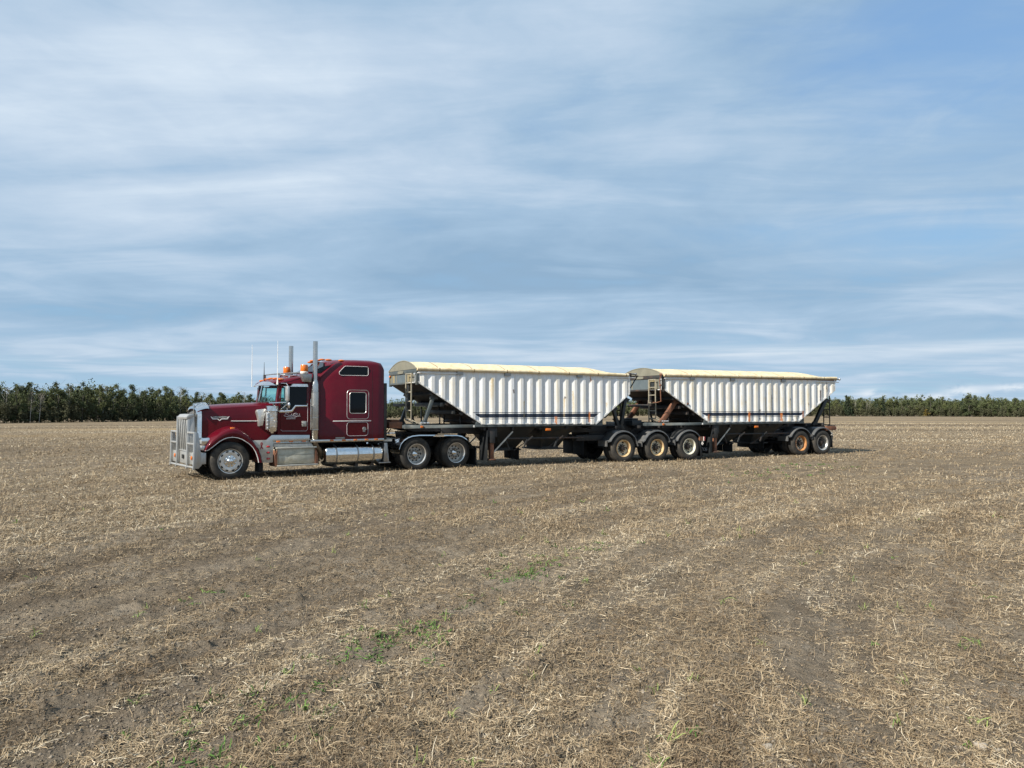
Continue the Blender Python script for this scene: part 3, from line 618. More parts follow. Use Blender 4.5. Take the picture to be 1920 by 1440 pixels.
# windshield: two panes meeting at a centre post
def pane(): return MB().grid([[(1.365, .42, 2.125), (1.25, .80, 2.125), (1.165, 1.235, 2.125)], [(1.40, .44, 2.38), (1.30, .80, 2.39), (1.225, 1.235, 2.40)], [(1.435, .46, 2.635), (1.35, .80, 2.645), (1.285, 1.235, 2.66)]])
for o in both(pane, 'windshield', M['glass'], smooth=60): pass
mb = MB().tube([(1.15, C0, 2.10), (1.275, C0, 2.68)], .018, 6)
def rim_(): return MB().tube([(1.355, .415, 2.13), (1.43, .445, 2.645), (1.35, .8, 2.655), (1.28, 1.235, 2.67)], .014, 6).tube([(1.355, .415, 2.13), (1.245, .80, 2.118), (1.16, 1.235, 2.115)], .014, 6)
m = rim_(); mb.add(m.v, m.f); m = m.mirror(C0); mb.add(m.v, m.f); P(mb, 'windshield_frame', M['black'])
for l0, l1, l2 in ((1.05, .85, .60), (1.40, 1.62, 1.86)): P(MB().tube([(1.17, l0, 2.11), (1.20, l1, 2.33), (1.225, l1+.03, 2.56)], .008, 5).tube([(1.17, l0, 2.11), (1.18, l0, 2.14), (1.265, l2, 2.30)], .007, 5), 'wiper', M['black'])
# interior
mb = MB().box(1.30, 1.50, .42, 2.08, 1.85, 2.10); P(mb, 'dashboard', M['seat'], bevel=.03)
for l in (.45, 1.55):
    m = MB().box(1.75, 2.25, l, l+.5, 1.35, 1.62); m.prism([(2.10, 1.55), (2.26, 1.55), (2.36, 2.30), (2.24, 2.32)], l+.02, l+.48); P(m, 'seat', M['seat'], bevel=.05)
m = MB(); ring = [(1.56+.10*math.sin(a), .70+.22*math.cos(a), 2.05+.19*math.sin(a)) for a in (2*math.pi*k/20 for k in range(21))]
m.tube(ring, .016, 6, cap=False); m.tube([(1.48, .70, 1.95), (1.56, .70, 2.05)], .03, 6); P(m, 'steering_wheel', M['black'])
# doors
DL = .246
def door():
    m = MB()
    m.prism([(1.455, 1.335), (1.50, 1.295), (2.20, 1.285), (2.25, 1.33), (2.25, 2.025), (1.885, 2.02), (1.78, 1.865), (1.455, 1.85)], DL, .262)
    for a, b in (((2.237, .254, 2.02), (2.237, .254, 2.60)), ((1.47, .254, 2.585), (2.25, .254, 2.60)), ((1.425, .256, 1.85), (1.475, .256, 2.59))): m.beam(a, b, .028, .018)
    return m
for k, o in enumerate(both(door, 'door', M['red'], smooth=25)):
    fx = (lambda q: q.mirror(C0)) if k else (lambda q: q)
    m = MB().prism([(1.445, 1.86), (1.785, 1.872), (1.892, 2.03), (2.225, 2.035), (2.225, 2.57), (1.665, 2.565), (1.635, 1.88)], .252, .257)
    P(fx(m), 'door_glass', M['glass_dark'] if not k else M['glass'], o)
    m = MB().prism([(1.435, 1.90), (1.63, 1.90), (1.66, 2.56), (1.485, 2.56)], .256, .260); P(fx(m), 'vent_glass', M['glass'], o)
    m = MB().beam((1.645, .246, 1.90), (1.672, .246, 2.57), .026, .018); P(fx(m), 'window_bar', M['alu'], o)
    m = MB(); pts = [(1.41, 1.815), (1.76, 1.825), (1.80, 1.84), (1.895, 1.985), (2.245, 1.99)]
    up_ = [(2.245, 2.035), (1.875, 2.035), (1.775, 1.905), (1.74, 1.89), (1.41, 1.885)]
    m.prism(pts+up_, DL-.010, DL+.004); P(fx(m), 'belt_trim', M['chrome'], o, bevel=.004)
    m = MB(); m.prism([(1.70, 2.565), (2.24, 2.57), (2.22, 2.635), (1.80, 2.64)], DL-.06, DL-.035); m.prism([(1.74, 2.63), (2.24, 2.63), (2.22, 2.645), (1.80, 2.645)], DL-.04, .262)
    P(fx(m), 'window_visor', M['chrome'], o)
    m = MB().tube([(1.46, DL-.002, 1.33), (1.50, DL-.002, 1.292), (2.20, DL-.002, 1.282), (2.252, DL-.002, 1.33), (2.252, DL-.002, 2.0)], .006, 5); P(fx(m), 'door_seam', M['letters'], o)
    m = MB().box(2.075, 2.215, DL-.014, DL+.002, 1.415, 1.57, 0); m.box(2.095, 2.195, DL-.022, DL-.014, 1.44, 1.545, 0); P(fx(m), 'door_handle', M['alu_dull'], o, bevel=.006)
    m = MB().ball((2.235, DL-.02, 2.06), .022, 8); P(fx(m), 'lock', M['chrome'], o)
    if not k:                                                 # sign-writing
        m = MB(); y = DL-.003; sx, sz, s0, h0 = .50/875, .52/875, 1.545, 1.84
        def stroke(L, r): m.tube([(s0+(a-270)*sx, y, h0-(b-120)*sz) for a, b in L], [r*.45]+[r]*(len(L)-2)+[r*.45], 5)
        stroke([(520, 200), (530, 160), (470, 130), (390, 150), (345, 190), (380, 220), (450, 240), (520, 290), (500, 330), (420, 345), (330, 335), (280, 300), (310, 275), (390, 270)], .0085)
        stroke([(330, 215), (400, 170), (480, 175), (595, 125)], .005)
        stroke([(395, 330), (470, 365), (560, 370), (700, 385), (850, 370), (900, 355), (1000, 325), (1080, 325), (1140, 345)], .0085)
        stroke([(545, 345), (560, 290), (590, 265), (610, 290), (590, 345), (630, 320), (690, 205), (650, 290), (650, 345), (700, 320), (720, 270), (760, 280), (750, 340), (800, 330)], .0085)
        stroke([(790, 330), (760, 260), (800, 205), (880, 180), (935, 205), (915, 260), (850, 300), (800, 310), (720, 350)], .0080)
        stroke([(800, 265), (840, 225), (890, 225)], .006)
        m.box(s0+700*sx, s0+722*sx, y-.003, y+.003, h0-170*sz, h0-80*sz, 0); m.box(s0+800*sx, s0+822*sx, y-.003, y+.003, h0-170*sz, h0-80*sz, 0)
        P(m, 'script_lettering', M['letters'], o)
        m = MB(); text_side(m, 'ENTERPRISES', 1.755, y, 1.645, .058, .80, 1.0); P(m, 'door_lettering', M['letters_w'], o, smooth=20)
def grab(): return MB().tube([(2.325, .255, 2.215), (2.325, .20, 2.205), (2.325, .20, 1.31), (2.325, .255, 1.30)], .013, 8)
both(grab, 'grab_handle', M['chrome'])
# visor, roof lights, horn, beacons, antennas
mb = MB(); ls = [.30+i*(1.90/10) for i in range(11)]
def vx(l): return 1.30-.24*(1-((l-C0)/.95)**2)
mb.grid([[(vx(l), l, 2.605) for l in ls], [(vx(l)+.06, l, 2.65) for l in ls], [(vx(l)+.19, l, 2.73-.02*abs(l-C0)) for l in ls], [(vx(l)+.20, l, 2.70) for l in ls], [(vx(l)+.065, l, 2.635) for l in ls], [(vx(l)+.004, l, 2.598) for l in ls]], cu=True)
P(mb, 'sun_visor', M['chrome'], smooth=30)
for l in (.42, .82, 1.25, 1.68, 2.08): 
    hz = 2.775+.045*(1-((l-C0)/.85)**2); P(MB().ball((1.50, l, hz), .085, 10, sc=(1.3, .55, .42)), 'roof_light', M['amber'])
mb = MB().lathe([(.0, .62), (.022, .60), (.024, .15), (.035, .06), (.075, 0), (.070, 0), (.0, .05)], (1.52, .62, 2.90), axis='x', n=14); mb.box(1.80, 1.84, .60, .64, 2.80, 2.89); P(mb, 'air_horn', M['chrome'])
mb = MB().tube([(1.62, 2.28, 2.86), (1.62, 2.28, 2.965), (1.75, 1.9, 2.985), (2.13, .35, 3.0)], .018, 6); mb.box(1.585, 1.655, 2.24, 2.31, 2.70, 2.98); mb.tube([(1.66, .5, 2.93), (2.1, .34, 2.985)], .014, 6); P(mb, 'beacon_rack', M['steel'])
for l in (.24, 1.74):
    o = P(MB().lathe([(0, 2.945), (.105, 2.95), (.115, 2.97), (.115, 3.005), (.09, 3.02), (0, 3.02)], (2.135, l, 0), axis='z', n=20).box(2.10, 2.17, l-.03, l+.03, 2.84, 2.95), 'beacon', M['white_part'])
    P(MB().lathe([(.100, 3.018), (.108, 3.03), (.108, 3.18), (.095, 3.21), (0, 3.215)], (2.135, l, 0), axis='z', n=20), 'beacon_dome', M['amber'], o)
def brk(): return MB().prism([(2.03, 2.94), (2.34, 2.95), (2.32, 2.70), (2.09, 2.71)], .14, .34)
both(brk, 'light_bracket', M['steel'], bevel=.02)
mb = MB().tube([(1.36, .26, 2.66), (1.36, .26, 3.88)], [.012, .005], 6); mb.lathe([(0, 2.60), (.03, 2.62), (.018, 2.75), (0, 2.76)], (1.36, .26, 0), axis='z', n=8); P(mb, 'antenna', M['white_part'])
mb = MB().tube([(1.27, 2.40, 2.60), (1.27, 2.40, 3.90)], [.012, .005], 6); P(mb, 'antenna', M['white_part'])
mb = MB().tube([(1.38, 1.55, 2.78), (1.38, 1.55, 2.98), (1.38, 1.55, 3.32)], [.016, .012, .004], 6); P(mb, 'antenna', M['black'])
# mirrors
def arms(): return MB().tube([(1.46, .30, 2.66), (1.50, .16, 2.655), (1.525, -.02, 2.645), (1.545, -.05, 2.60), (1.545, -.05, 2.15), (1.52, -.02, 2.105), (1.40, .05, 2.105), (1.16, .36, 2.095)], .015, 8).tube([(1.545, -.02, 2.06), (1.40, .20, 1.87), (1.36, .26, 1.85)], .014, 8)
for k, o in enumerate(both(arms, 'mirror_arm', M['chrome'])):
    fx = (lambda q: q.mirror(C0)) if k else (lambda q: q)
    P(fx(MB().box(1.525, 1.595, -.10, .10, 2.155, 2.575)), 'mirror', M['alu'], o, bevel=.02)
    m = MB().lathe([(0, .02), (.08, .03), (.10, .055), (.095, .085), (0, .09)], (1.52, -.02, 2.03), axis='x', n=18); P(fx(m), 'convex_mirror', M['chrome'], o)

# stacks
def stack():
    c = (2.455, .205, 0); m = MB()
    m.lathe([(.072, 1.0), (.085, 1.02), (.108, 1.05), (.108, 2.62), (.10, 2.69), (.072, 2.755), (.072, 2.78)], c, axis='z', n=26, mi=0)
    m.lathe([(.113, 1.30), (.115, 1.31), (.115, 2.38), (.113, 2.40)], c, axis='z', n=26, mi=1)
    for z in (1.30, 1.66, 2.02, 2.39): m.lathe([(.113, z), (.119, z+.004), (.119, z+.026), (.113, z+.03)], c, axis='z', n=26, mi=0)
    m.tube([(2.455, .205, 2.77), (2.455, .205, 3.91)], .069, 16, 0, cap=False)
    m.tube([(2.455, .205, 2.77), (2.455, .205, 3.908)], .063, 16, 2, cap=False)
    return m
for k, o in enumerate(both(stack, 'exhaust_stack', [M['stack'], M['perf'], M['black']])):
    m = MB().tube([(2.455, .205, 1.03), (2.47, .215, .93), (2.54, .25, .82), (2.64, .30, .72), (2.69, .34, .62), (2.66, .42, .53), (2.55, .55, .50)], .068, 12); m = m.mirror(C0) if k else m
    P(m, 'exhaust_elbow', M['brown_pipe'], o)
def stain(): return MB().box(2.635, 2.80, .255, .27, 1.03, 2.70)
for k, o in enumerate(both(stain, 'stack_panel', M['chrome'], bevel=.003)):
    if not k:
        m = MB(); 
        for i, ch in enumerate('KENWORTH'): text_side(m, ch, 2.705, .252, 2.19-i*.115, .115, .95, .85)
        P(m, 'panel_lettering', M['letters_k'], o, smooth=20)

# sleeper
sl = MB(); rows = []
for s, wd, hs, ls_, ht, hc in ((2.36, .985, 2.66, .78, 2.905, 2.995), (2.60, 1.04, 2.68, .80, 3.01, 3.11), (2.76, 1.14, 2.73, .83, 3.09, 3.23), (2.95, 1.15, 2.88, .87, 3.20, 3.36), (3.18, 1.15, 3.04, .93, 3.29, 3.42), (3.45, 1.15, 3.22, 1.02, 3.355, 3.455), (3.9, 1.15, 3.25, 1.05, 3.37, 3.465), (4.40, 1.15, 3.24, 1.05, 3.36, 3.465), (4.56, 1.14, 3.20, 1.03, 3.33, 3.44), (4.63, 1.12, 3.12, 1.00, 3.26, 3.37)):
    hb = 2.64 if s < 2.5 else 1.02
    rows.append([(s, C0-wd, hb), (s, C0-wd, hs), (s, C0-(wd*.55+ls_*.45), hs*.45+ht*.55), (s, C0-ls_, ht), (s, C0-ls_*.5, hc-.025), (s, C0, hc), (s, C0+ls_*.5, hc-.025), (s, C0+ls_, ht), (s, C0+(wd*.55+ls_*.45), hs*.45+ht*.55), (s, C0+wd, hs), (s, C0+wd, hb)])
sl.grid(rows[1:], cap=True); sl.grid(rows[:2])
sleeper = P(sl, 'sleeper', M['red'], smooth=48)
def rrect(s0, s1, h0, h1, r, n=5):
    o = []
    for cx_, cz_, a0 in ((s1-r, h1-r, 0), (s0+r, h1-r, 90), (s0+r, h0+r, 180), (s1-r, h0+r, 270)):
        o += [(cx_+r*math.cos(R(a0+90*i/n)), cz_+r*math.sin(R(a0+90*i/n))) for i in range(n+1)]
    return o
def framed(poly, name, l, glass, fr, fm, par, mir, rad=.013):
    fx = (lambda q: q.mirror(C0)) if mir else (lambda q: q)
    o = P(fx(MB().prism(poly, l-.006, l+.01)), name, glass, par)
    ring = [(a, l-.006, b) for a, b in poly]; P(fx(MB().tube(ring+ring[:2], rad, 6, cap=False)), fr, fm, o); return o
for k in (0, 1):
    up_ = [(3.15, 3.02), (3.31, 3.185), (3.36, 3.205), (4.05, 3.205), (4.085, 3.17), (4.085, 2.97), (4.05, 2.935), (3.22, 2.925), (3.165, 2.95)]
    framed(up_, 'upper_window', .096, M['glass_dark'], 'window_frame', M['letters_w'], sleeper, k, .0075)
    framed(rrect(3.49, 4.02, 1.79, 2.42, .07), 'side_window', .094, M['glass_dark'], 'window_frame', M['alu'], sleeper, k, .012)
    m = MB(); rg = [(a, .099, b) for a, b in rrect(3.41, 4.11, 1.62, 2.49, .10)]; m.tube(rg+rg[:2], .008, 6, cap=False); m = m.mirror(C0) if k else m; P(m, 'panel_molding', M['alu'], sleeper)
    fx = (lambda q: q.mirror(C0)) if k else (lambda q: q)
    o = P(fx(MB().prism(rrect(3.41, 4.09, 1.115, 1.525, .09), .094, .105)), 'luggage_door', M['red'], sleeper)
    rg = [(a, .096, b) for a, b in rrect(3.41, 4.09, 1.115, 1.525, .09)]; P(fx(MB().tube(rg+rg[:2], .008, 6, cap=False)), 'door_seal', M['letters'], o)
    P(fx(MB().lathe([(0, -.03), (.05, -.03), (.062, -.02), (.062, .01)], (3.965, .10, 1.32), n=14).box(3.92, 3.99, .075, .10, 1.23, 1.29)), 'door_latch', M['steel'], o)
    P(fx(MB().box(2.97, 4.19, .085, .101, 1.548, 1.575)), 'trim_stripe', M['white_part'], sleeper, bevel=.003)
    P(fx(MB().box(3.05, 3.34, .088, .101, 1.035, 1.085)), 'side_vent', M['steel'], sleeper)
    P(fx(MB().box(4.228, 4.236, .0965, .101, 1.05, 3.18)), 'body_seam', M['letters_k'], sleeper)
# sky-light windows on the front slope of the sleeper
for k in (0, 1):
    m = MB(); a = [(2.46, .46, 3.012), (2.83, .46, 3.190), (2.93, .70, 3.305), (2.93, 1.20, 3.362), (2.46, 1.20, 3.052)]
    m.add([(x-.012, l, z+.016) for x, l, z in a]+[(x, l, z-.01) for x, l, z in a], [(0, 1, 2, 3, 4)]+[(i, 5+i, 5+(i+1) % 5, (i+1) % 5) for i in range(5)]); m = m.mirror(C0) if k else m
    P(m, 'skylight_window', M['glass_dark'], sleeper)
    m = MB(); a = [(2.52, .475, 2.975), (2.70, .375, 2.975), (3.00, .372, 3.215), (2.84, .455, 3.185), (2.60, .475, 3.035)]
    m.add([(x-.012, l-.020, z+.016) for x, l, z in a]+[(x+.01, l+.02, z-.01) for x, l, z in a], [(0, 1, 2, 3, 4)]+[(i, 5+i, 5+(i+1) % 5, (i+1) % 5) for i in range(5)]); m = m.mirror(C0) if k else m
    P(m, 'corner_window', M['glass_dark'], sleeper)
for i, l in enumerate((.50, .86, 1.25, 1.64, 2.0)): P(MB().ball((2.92 if i not in (0, 4) else 2.98, l, 3.395 if i in (0, 4) else 3.42), .075, 10, sc=(1.5, .65, .45)), 'roof_light', M['amber'], sleeper)
for l in (.42, 2.08): P(MB().ball((3.36, l, 3.385), .075, 10, sc=(1.5, .65, .45)), 'roof_light', M['amber'], sleeper)
mb = MB().box(4.645, 4.74, .14, .26, .98, 2.72); mb.box(4.645, 4.74, 2.24, 2.36, .98, 2.72); mb.box(4.66, 4.72, .26, 2.24, .98, 1.20); P(mb, 'cab_guard', M['black'], bevel=.01)
# skirts
def rocker():
    m = MB().prism([(1.0, .955), (2.30, .945), (2.30, 1.165), (1.19, 1.185), (1.02, 1.03)], .19, .235); m.box(2.30, 4.63, .105, .16, .945, 1.022); m.box(1.0, 2.30, .12, .20, .945, .965); return m
ra, rb = both(rocker, 'rocker_panel', M['stack'], bevel=.005)
for k, s in enumerate((1.08, 1.375, 1.75, 2.12, 2.94, 3.32, 3.69, 4.05, 4.37)):
    lz = .176 if k < 4 else .092
    P(MB().box(s-.055, s+.055, lz-.012, lz+.016, .972, 1.015), 'marker_light', M['amber'], ra, bevel=.01)
# battery box step
mb = MB()
mb.box(1.30, 2.42, .10, .62, .36, .80, 0); mb.box(1.27, 2.46, .04, .62, .795, .835, 1); mb.prism([(1.24, .835), (1.22, .935), (2.34, .925), (2.40, .835)], .16, .18, 1)
mb.box(1.30, 2.50, .03, .62, .295, .34, 1); mb.box(1.36, 2.40, .085, .102, .40, .61, 0); mb.box(1.36, 2.40, .07, .102, .61, .625, 1)
o = P(mb, 'step_box', [M['tread'], M['alu_dull']], bevel=.006)
P(MB().prism([(1.235, .62), (1.285, .70), (1.31, .78), (1.31, .34), (1.285, .29), (1.25, .31)], .05, .60), 'end_bracket', M['rust'], o)
P(MB().prism([(2.42, .78), (2.47, .70), (2.51, .45), (2.50, .30), (2.42, .34)], .05, .60), 'end_bracket', M['rust'], o)
P(MB().prism([(1.30, .295), (1.30, .80), (2.42, .80), (2.42, .295)], 1.9, 2.43), 'step_box', M['alu_dull'], bevel=.01)
# tanks
def tank():
    c = (0, .365, .555); rr = .305
    return MB().lathe([(0, 2.76), (.12, 2.735), (.24, 2.745), (.285, 2.77), (rr, 2.80), (rr, 4.54), (.285, 4.575), (.24, 4.60), (0, 4.61)], c, axis='x', n=40)
for k, o in enumerate(both(tank, 'fuel_tank', M['chrome'], smooth=50)):
    for s in (3.09, 3.77, 4.28):
        m = MB(); ring = [(s, .365+.311*math.cos(a), .555+.311*math.sin(a)) for a in (2*math.pi*i/36 for i in range(37))]
        m.grid([[(q[0]-.025, .365+(q[1]-.365)*f, .555+(q[2]-.555)*f) for q in ring] for f in (.985, 1.004)][0:1]+[[(q[0]-.025, q[1], q[2]) for q in ring], [(q[0]+.025, q[1], q[2]) for q in ring]]+[[(q[0]+.025, .365+(q[1]-.365)*.985, .555+(q[2]-.555)*.985) for q in ring]])
        m = m.mirror(C0) if k else m; P(m, 'tank_strap', M['steel'], o)
        m = MB().prism([(s-.06, .20), (s+.06, .20), (s+.04, .28), (s-.04, .28)], .20, .86); m = m.mirror(C0) if k else m; P(m, 'tank_bracket', M['hub_dark'], o)
    m = MB().lathe([(0, .05), (.05, .05), (.055, 0)], (4.20, .42, .85), axis='z', n=12); m = m.mirror(C0) if k else m; P(m, 'filler_cap', M['chrome'], o)
mb = MB().prism([(4.62, .30), (4.72, .30), (4.80, .26), (4.80, .34), (4.74, .88), (4.64, .88)], .10, .62); mb.box(4.45, 4.85, .08, .60, .255, .29); P(mb, 'tank_step', M['steel'], bevel=.008)
# drive-axle fenders
prof = [(5.12, .56), (5.10, .70), (5.16, .86), (5.26, .97), (5.40, 1.05), (5.56, 1.10), (5.80, 1.118), (6.5, 1.105), (7.2, 1.085), (7.38, 1.05), (7.54, .96), (7.67, .85), (7.77, .73), (7.84, .62)]
def qf():
    m = MB(); rows = []
    for s, h in prof: rows.append([(s, -.005, h-.045), (s, .0, h-.012), (s, .03, h), (s, .60, h), (s, .63, h-.015), (s, .61, h-.02), (s, .03, h-.018)])
    m.grid(rows); m.prism([(6.28, 1.04), (6.40, 1.10), (6.72, 1.095), (6.66, 1.05), (6.52, 1.03)], -.02, -.006, 0); return m
for k, o in enumerate(both(qf, 'quarter_fender', M['chrome'], smooth=50)):
    m = MB().box(7.93, 7.955, .02, .62, .07, .66); m.tube([(7.82, .3, .63), (7.94, .3, .66), (7.94, -.02, .66)], .02, 6); m = m.mirror(C0) if k else m
    P(m, 'mudflap', M['flap'], o)
    m = MB().tube([(5.09, .3, .83), (5.0, .7, .83)], .025, 6).tube([(6.45, .1, 1.07), (6.45, .8, .92)], .025, 6).tube([(7.80, .3, .68), (7.85, .8, .80)], .025, 6); m = m.mirror(C0) if k else m
    P(m, 'fender_bracket', M['black'], o)
# deck, fifth wheel, air lines
mb = MB().box(4.75, 5.35, .72, 1.78, .975, .99); P(mb, 'deck_plate', M['alu_dull'])
mb = MB().prism([(5.80, .97), (7.05, .97), (6.95, 1.12), (6.80, 1.16), (6.10, 1.18), (5.75, 1.19)], .86, 1.64); P(mb, 'fifth_wheel', M['black'], bevel=.01)
for k, l in enumerate((1.02, 1.18, 1.34)):
    pts = [(4.70, l, 1.42), (4.86, l+.03, 1.30), (5.02, l+.02, 1.10+.03*k), (5.22, l, 1.16+.03*k), (5.36, l-.01, 1.36)]
    P(MB().tube(pts, .016, 6), 'air_hose', M['black'])
mb = MB().box(4.66, 4.95, .20, .42, .92, .99); mb.ball((4.86, .22, 1.16), .035, 8); P(mb, 'hose_bracket', M['alu_dull'])

# ------------------------------------------------------------------ grain trailers
TL = (-7.864, 21.518, 0.0); TLA = 0.48316; W = 2.6; CT = 1.3
def corrugated(side, s0, s1, ztop, low, phase, pitch, flip):
    """hat-section side wall; low(s) is the lower edge; ribs stand out towards the viewer"""
    prof = [(0.0, 0.0), (.070, 0.0), (.200, .044), (.300, .044), (.335, 0.0)]     # s offset, height of rib (in one pitch of .36)
    cols = []; k = int(math.floor((s0-phase)/pitch))-1
    while True:
        base = phase+k*pitch; k += 1
        if base > s1: break
        for a, d in prof[:-1]:
            cols.append((base+a*pitch/.36, d))
        cols.append((base+prof[-1][0]*pitch/.36, 0.0))
    pts = [c for c in cols if s0+.02 < c[0] < s1-.02]
    pts = [(s0, 0.0)]+pts+[(s1, 0.0)]
    if pts[1][1] > 0: pts[1] = (pts[1][0], pts[1][1]*.7)
    rows = []
    for s, d in pts:
        zb = low(s); hs = [zb, zb+.006, zb+.016]
        top = ztop-.21
        for q in (.33, .66): hs.append(zb+.016+(max(top, zb+.08)-zb-.016)*q)
        hs += [max(top, zb+.08), max(ztop-.10, zb+.09), max(ztop, zb+.10)]
        ds = [0, 0, d, d, d, d, 0, 0]
        rows.append([(s, (-dd if not flip else W+dd), h) for dd, h in zip(ds, hs)])
    return MB().grid(rows)
def trailer(cfg):
    g = cfg
    F, FB, RB, RE = g['front'], g['slope_f'], g['slope_r'], g['rear']           # (s,h) of: front lower corner, slope foot, rear slope foot, rear lower corner
    ztF, ztR = g['top']
    off = ((F[0]+RE[0])/2, CT, 0.0)
    root = thing('grain_trailer', g['label'], 'trailer', world_of(TL, TLA, off[0], off[1]), TLA, 'grain trailers')
    def P(mb, name, mats, par=None, **k): return mb.build(name, mats, par or root, off, **k)
    def both(mk, name, mats, **k): m = mk(); return P(m, name, mats, **k), P(m.mirror(CT), name, mats, **k)
    sf, sr = F[0], RE[0]
    def low(s):
        if s < FB[0]: return F[1]+(FB[1]-F[1])*(s-F[0])/(FB[0]-F[0])
        if s > RB[0]: return RB[1]+(RE[1]-RB[1])*(s-RB[0])/(RE[0]-RB[0])
        return FB[1]+(RB[1]-FB[1])*(s-FB[0])/(RB[0]-FB[0])
    zt = ztF
    wm = white_panel('white_corrugated_panel', g['stripe'][0]-off[0], g['stripe'][1]-off[0], g['stripe'][2], [(a-off[0], b, c, d, e) for a, b, c, d, e in g['rust']], g['heavy'], g['phase']-off[0], g['pitch'])
    for fl in (0, 1):
        side = P(corrugated(fl, sf+.02, sr, zt, low, g['phase'], g['pitch'], fl), 'side_wall', wm, smooth=8)
        fx = (lambda q: q.mirror(CT)) if fl else (lambda q: q)
        # white flanges along the slopes, rear post and foot
        m = MB()
        def flange(p, q, wd, a, b):
            d = Vector((q[0]-p[0], q[1]-p[1])).normalized(); n = Vector((-d.y, d.x))
            m.prism([(p[0], p[1]), (q[0], q[1]), (q[0]+n.x*wd, q[1]+n.y*wd), (p[0]+n.x*wd, p[1]+n.y*wd)], a, b)
        flange(F, FB, .055, -.030, .02); flange(RB, RE, .060, -.032, .02)
        m.box(FB[0]-.02, RB[0]+.02, -.028, .02, FB[1]-.005, FB[1]+.035)
        m.box(RE[0]-.05, RE[0]+.012, -.034, .02, RE[1], zt+.01)
        P(fx(m), 'edge_flange', M['white_part'], side)
        m = MB().box(sf+.0, sf+1.38, -.055, -.012, zt-.115, zt-.085); m.box(sr-1.15, sr+.22, -.055, -.012, zt-.115, zt-.085); P(fx(m), 'tarp_rail', M['white_part'], side, bevel=.006)
        m = MB().box(sf+.04, sr, -.030, -.004, zt-.028, zt-.004); P(fx(m), 'rail_strip', M['rust'], side)
        for s in g['plates']: P(fx(MB().box(s-.11, s+.11, -.062, -.01, zt-.135, zt-.03)), 'rope_plate', M['steel'], side)
    # dark undersides of the slopes and the floor
    m = MB()
    for a, b in ((F, FB), (RE, RB)):
        sg = 1 if a is F else -1
        m.prism([(a[0], a[1]), (b[0], b[1]), (b[0]+.02*sg, b[1]+.03), (a[0]+.03*sg, a[1]+.04)], .012, W-.012)
        d = Vector((b[0]-a[0], b[1]-a[1])); n = Vector((-d.y, d.x)).normalized()*(-1 if a is F else 1)
        if n.y > 0: n = -n
        for t in (.24, .47, .70, .90):                      # cross channels under the sheet
            c = Vector(a)+d*t+n*.045; m.beam((c.x, .05, c.y), (c.x, W-.05, c.y), .09, .10, up=(d.x, 0, d.y))
    m.box(FB[0], RB[0], .02, W-.02, FB[1]+.02, FB[1]+.06)
    P(m, 'slope_sheet', M['rustframe'], bevel=0)
    # end walls
    hx = F[1]
    m = MB().box(sf-.012, sf+.03, .0, W, hx, zt-.10); fw = P(m, 'front_wall', M['front'])
    m = MB().box(sf-.035, sf+.03, -.02, W+.02, zt-.10, zt+.035, 0); m.box(sf-.03, sf+.05, -.03, .07, hx-.08, zt-.10, 0); m.box(sf-.03, sf+.05, W-.07, W+.03, hx-.08, zt-.10, 0); m.box(sf-.032, sf+.02, .07, W-.07, hx-.035, hx+.03, 0)
    P(m, 'front_frame', M['rustframe'] if g['second'] else M['slate'], fw, bevel=.006)
    P(MB().box(sf-.042, sf-.034, .07, .085, hx+.0, zt-.11).box(sf-.042, sf-.034, .085, .70, hx-.005, hx+.015), 'edge_strip', M['white_part'], fw)
    m = MB(); pl = [(1.42+.27*math.copysign(abs(math.cos(a))**.5, math.cos(a)), zt-.035+.05*math.copysign(abs(math.sin(a))**.6, math.sin(a))) for a in (2*math.pi*i/28 for i in range(28))]
    m.prism(pl, sf-.05, sf-.036, plane='lh'); P(m, 'name_plate', M['cap'], fw)
    for l in (.10, W-.10): P(MB().box(sf-.062, sf-.034, l-.06, l+.06, zt-.16, zt-.10), 'marker_light', M['clear'] if l < 1 else M['amber'], fw, bevel=.008)
    m = MB().box(RE[0]-.02, RE[0]+.02, .0, W, RE[1], zt); rw = P(m, 'rear_wall', M['slate_dark'])
    # tarp -------------------------------------------------------
    n = 24; rows = []; xs = []
    s = sf-.02
    while s < sr+.06: xs.append(s); s += .1004
    xs.append(sr+.07)
    for s in xs:
        e = smooth(0, 1.45, sr+.07-s); f_ = .55+.45*smooth(0, .35, s-sf+.02)*0+.45
        crest = .285*(0.20+.80*e); bow = .005*math.cos(2*math.pi*((s-off[0]+100.35)/1.205-.5))
        row = []
        for j in range(n+1):
            q = -1+2*j/n; sh = (1-abs(q)**2.1)
            row.append((s, CT+q*(W/2+.035), zt+.035+(ztR-ztF)*(s-sf)/(sr-sf)+(crest+bow*.9)*sh+.003*math.sin(s*9+j)))
        rows.append(row)
    tp = MB().grid(rows); t_o = P(tp, 'tarp', M['tarp'], smooth=60)
    for fl in (0, 1):
        m = MB(); pts = []; s = sf-.02
        while s < sr+.07: pts.append((s, -.045, zt+.028+(ztR-ztF)*(s-sf)/(sr-sf)+-.004*math.cos(2*math.pi*((s-off[0]+100.35)/1.205-.5)))); s += .15
        m.tube(pts, .058, 12); m = m.mirror(CT) if fl else m; P(m, 'tarp_edge_roll', M['tarp'], t_o, smooth=60)
    cap = [(CT+q*(W/2+.03), zt+.03+.300*(1-abs(q)**2.1)) for q in (-1+2*j/n for j in range(n+1))]
    m = MB().prism(cap, sf-.045, sf-.015, plane='lh'); m.tube([(sf-.035, a, b) for a, b in cap], .022, 6); P(m, 'tarp_end_cap', M['cap'])
    cap = [(CT+q*(W/2+.03), zt+.03+(ztR-ztF)+.07*(1-abs(q)**2.1)) for q in (-1+2*j/n for j in range(n+1))]
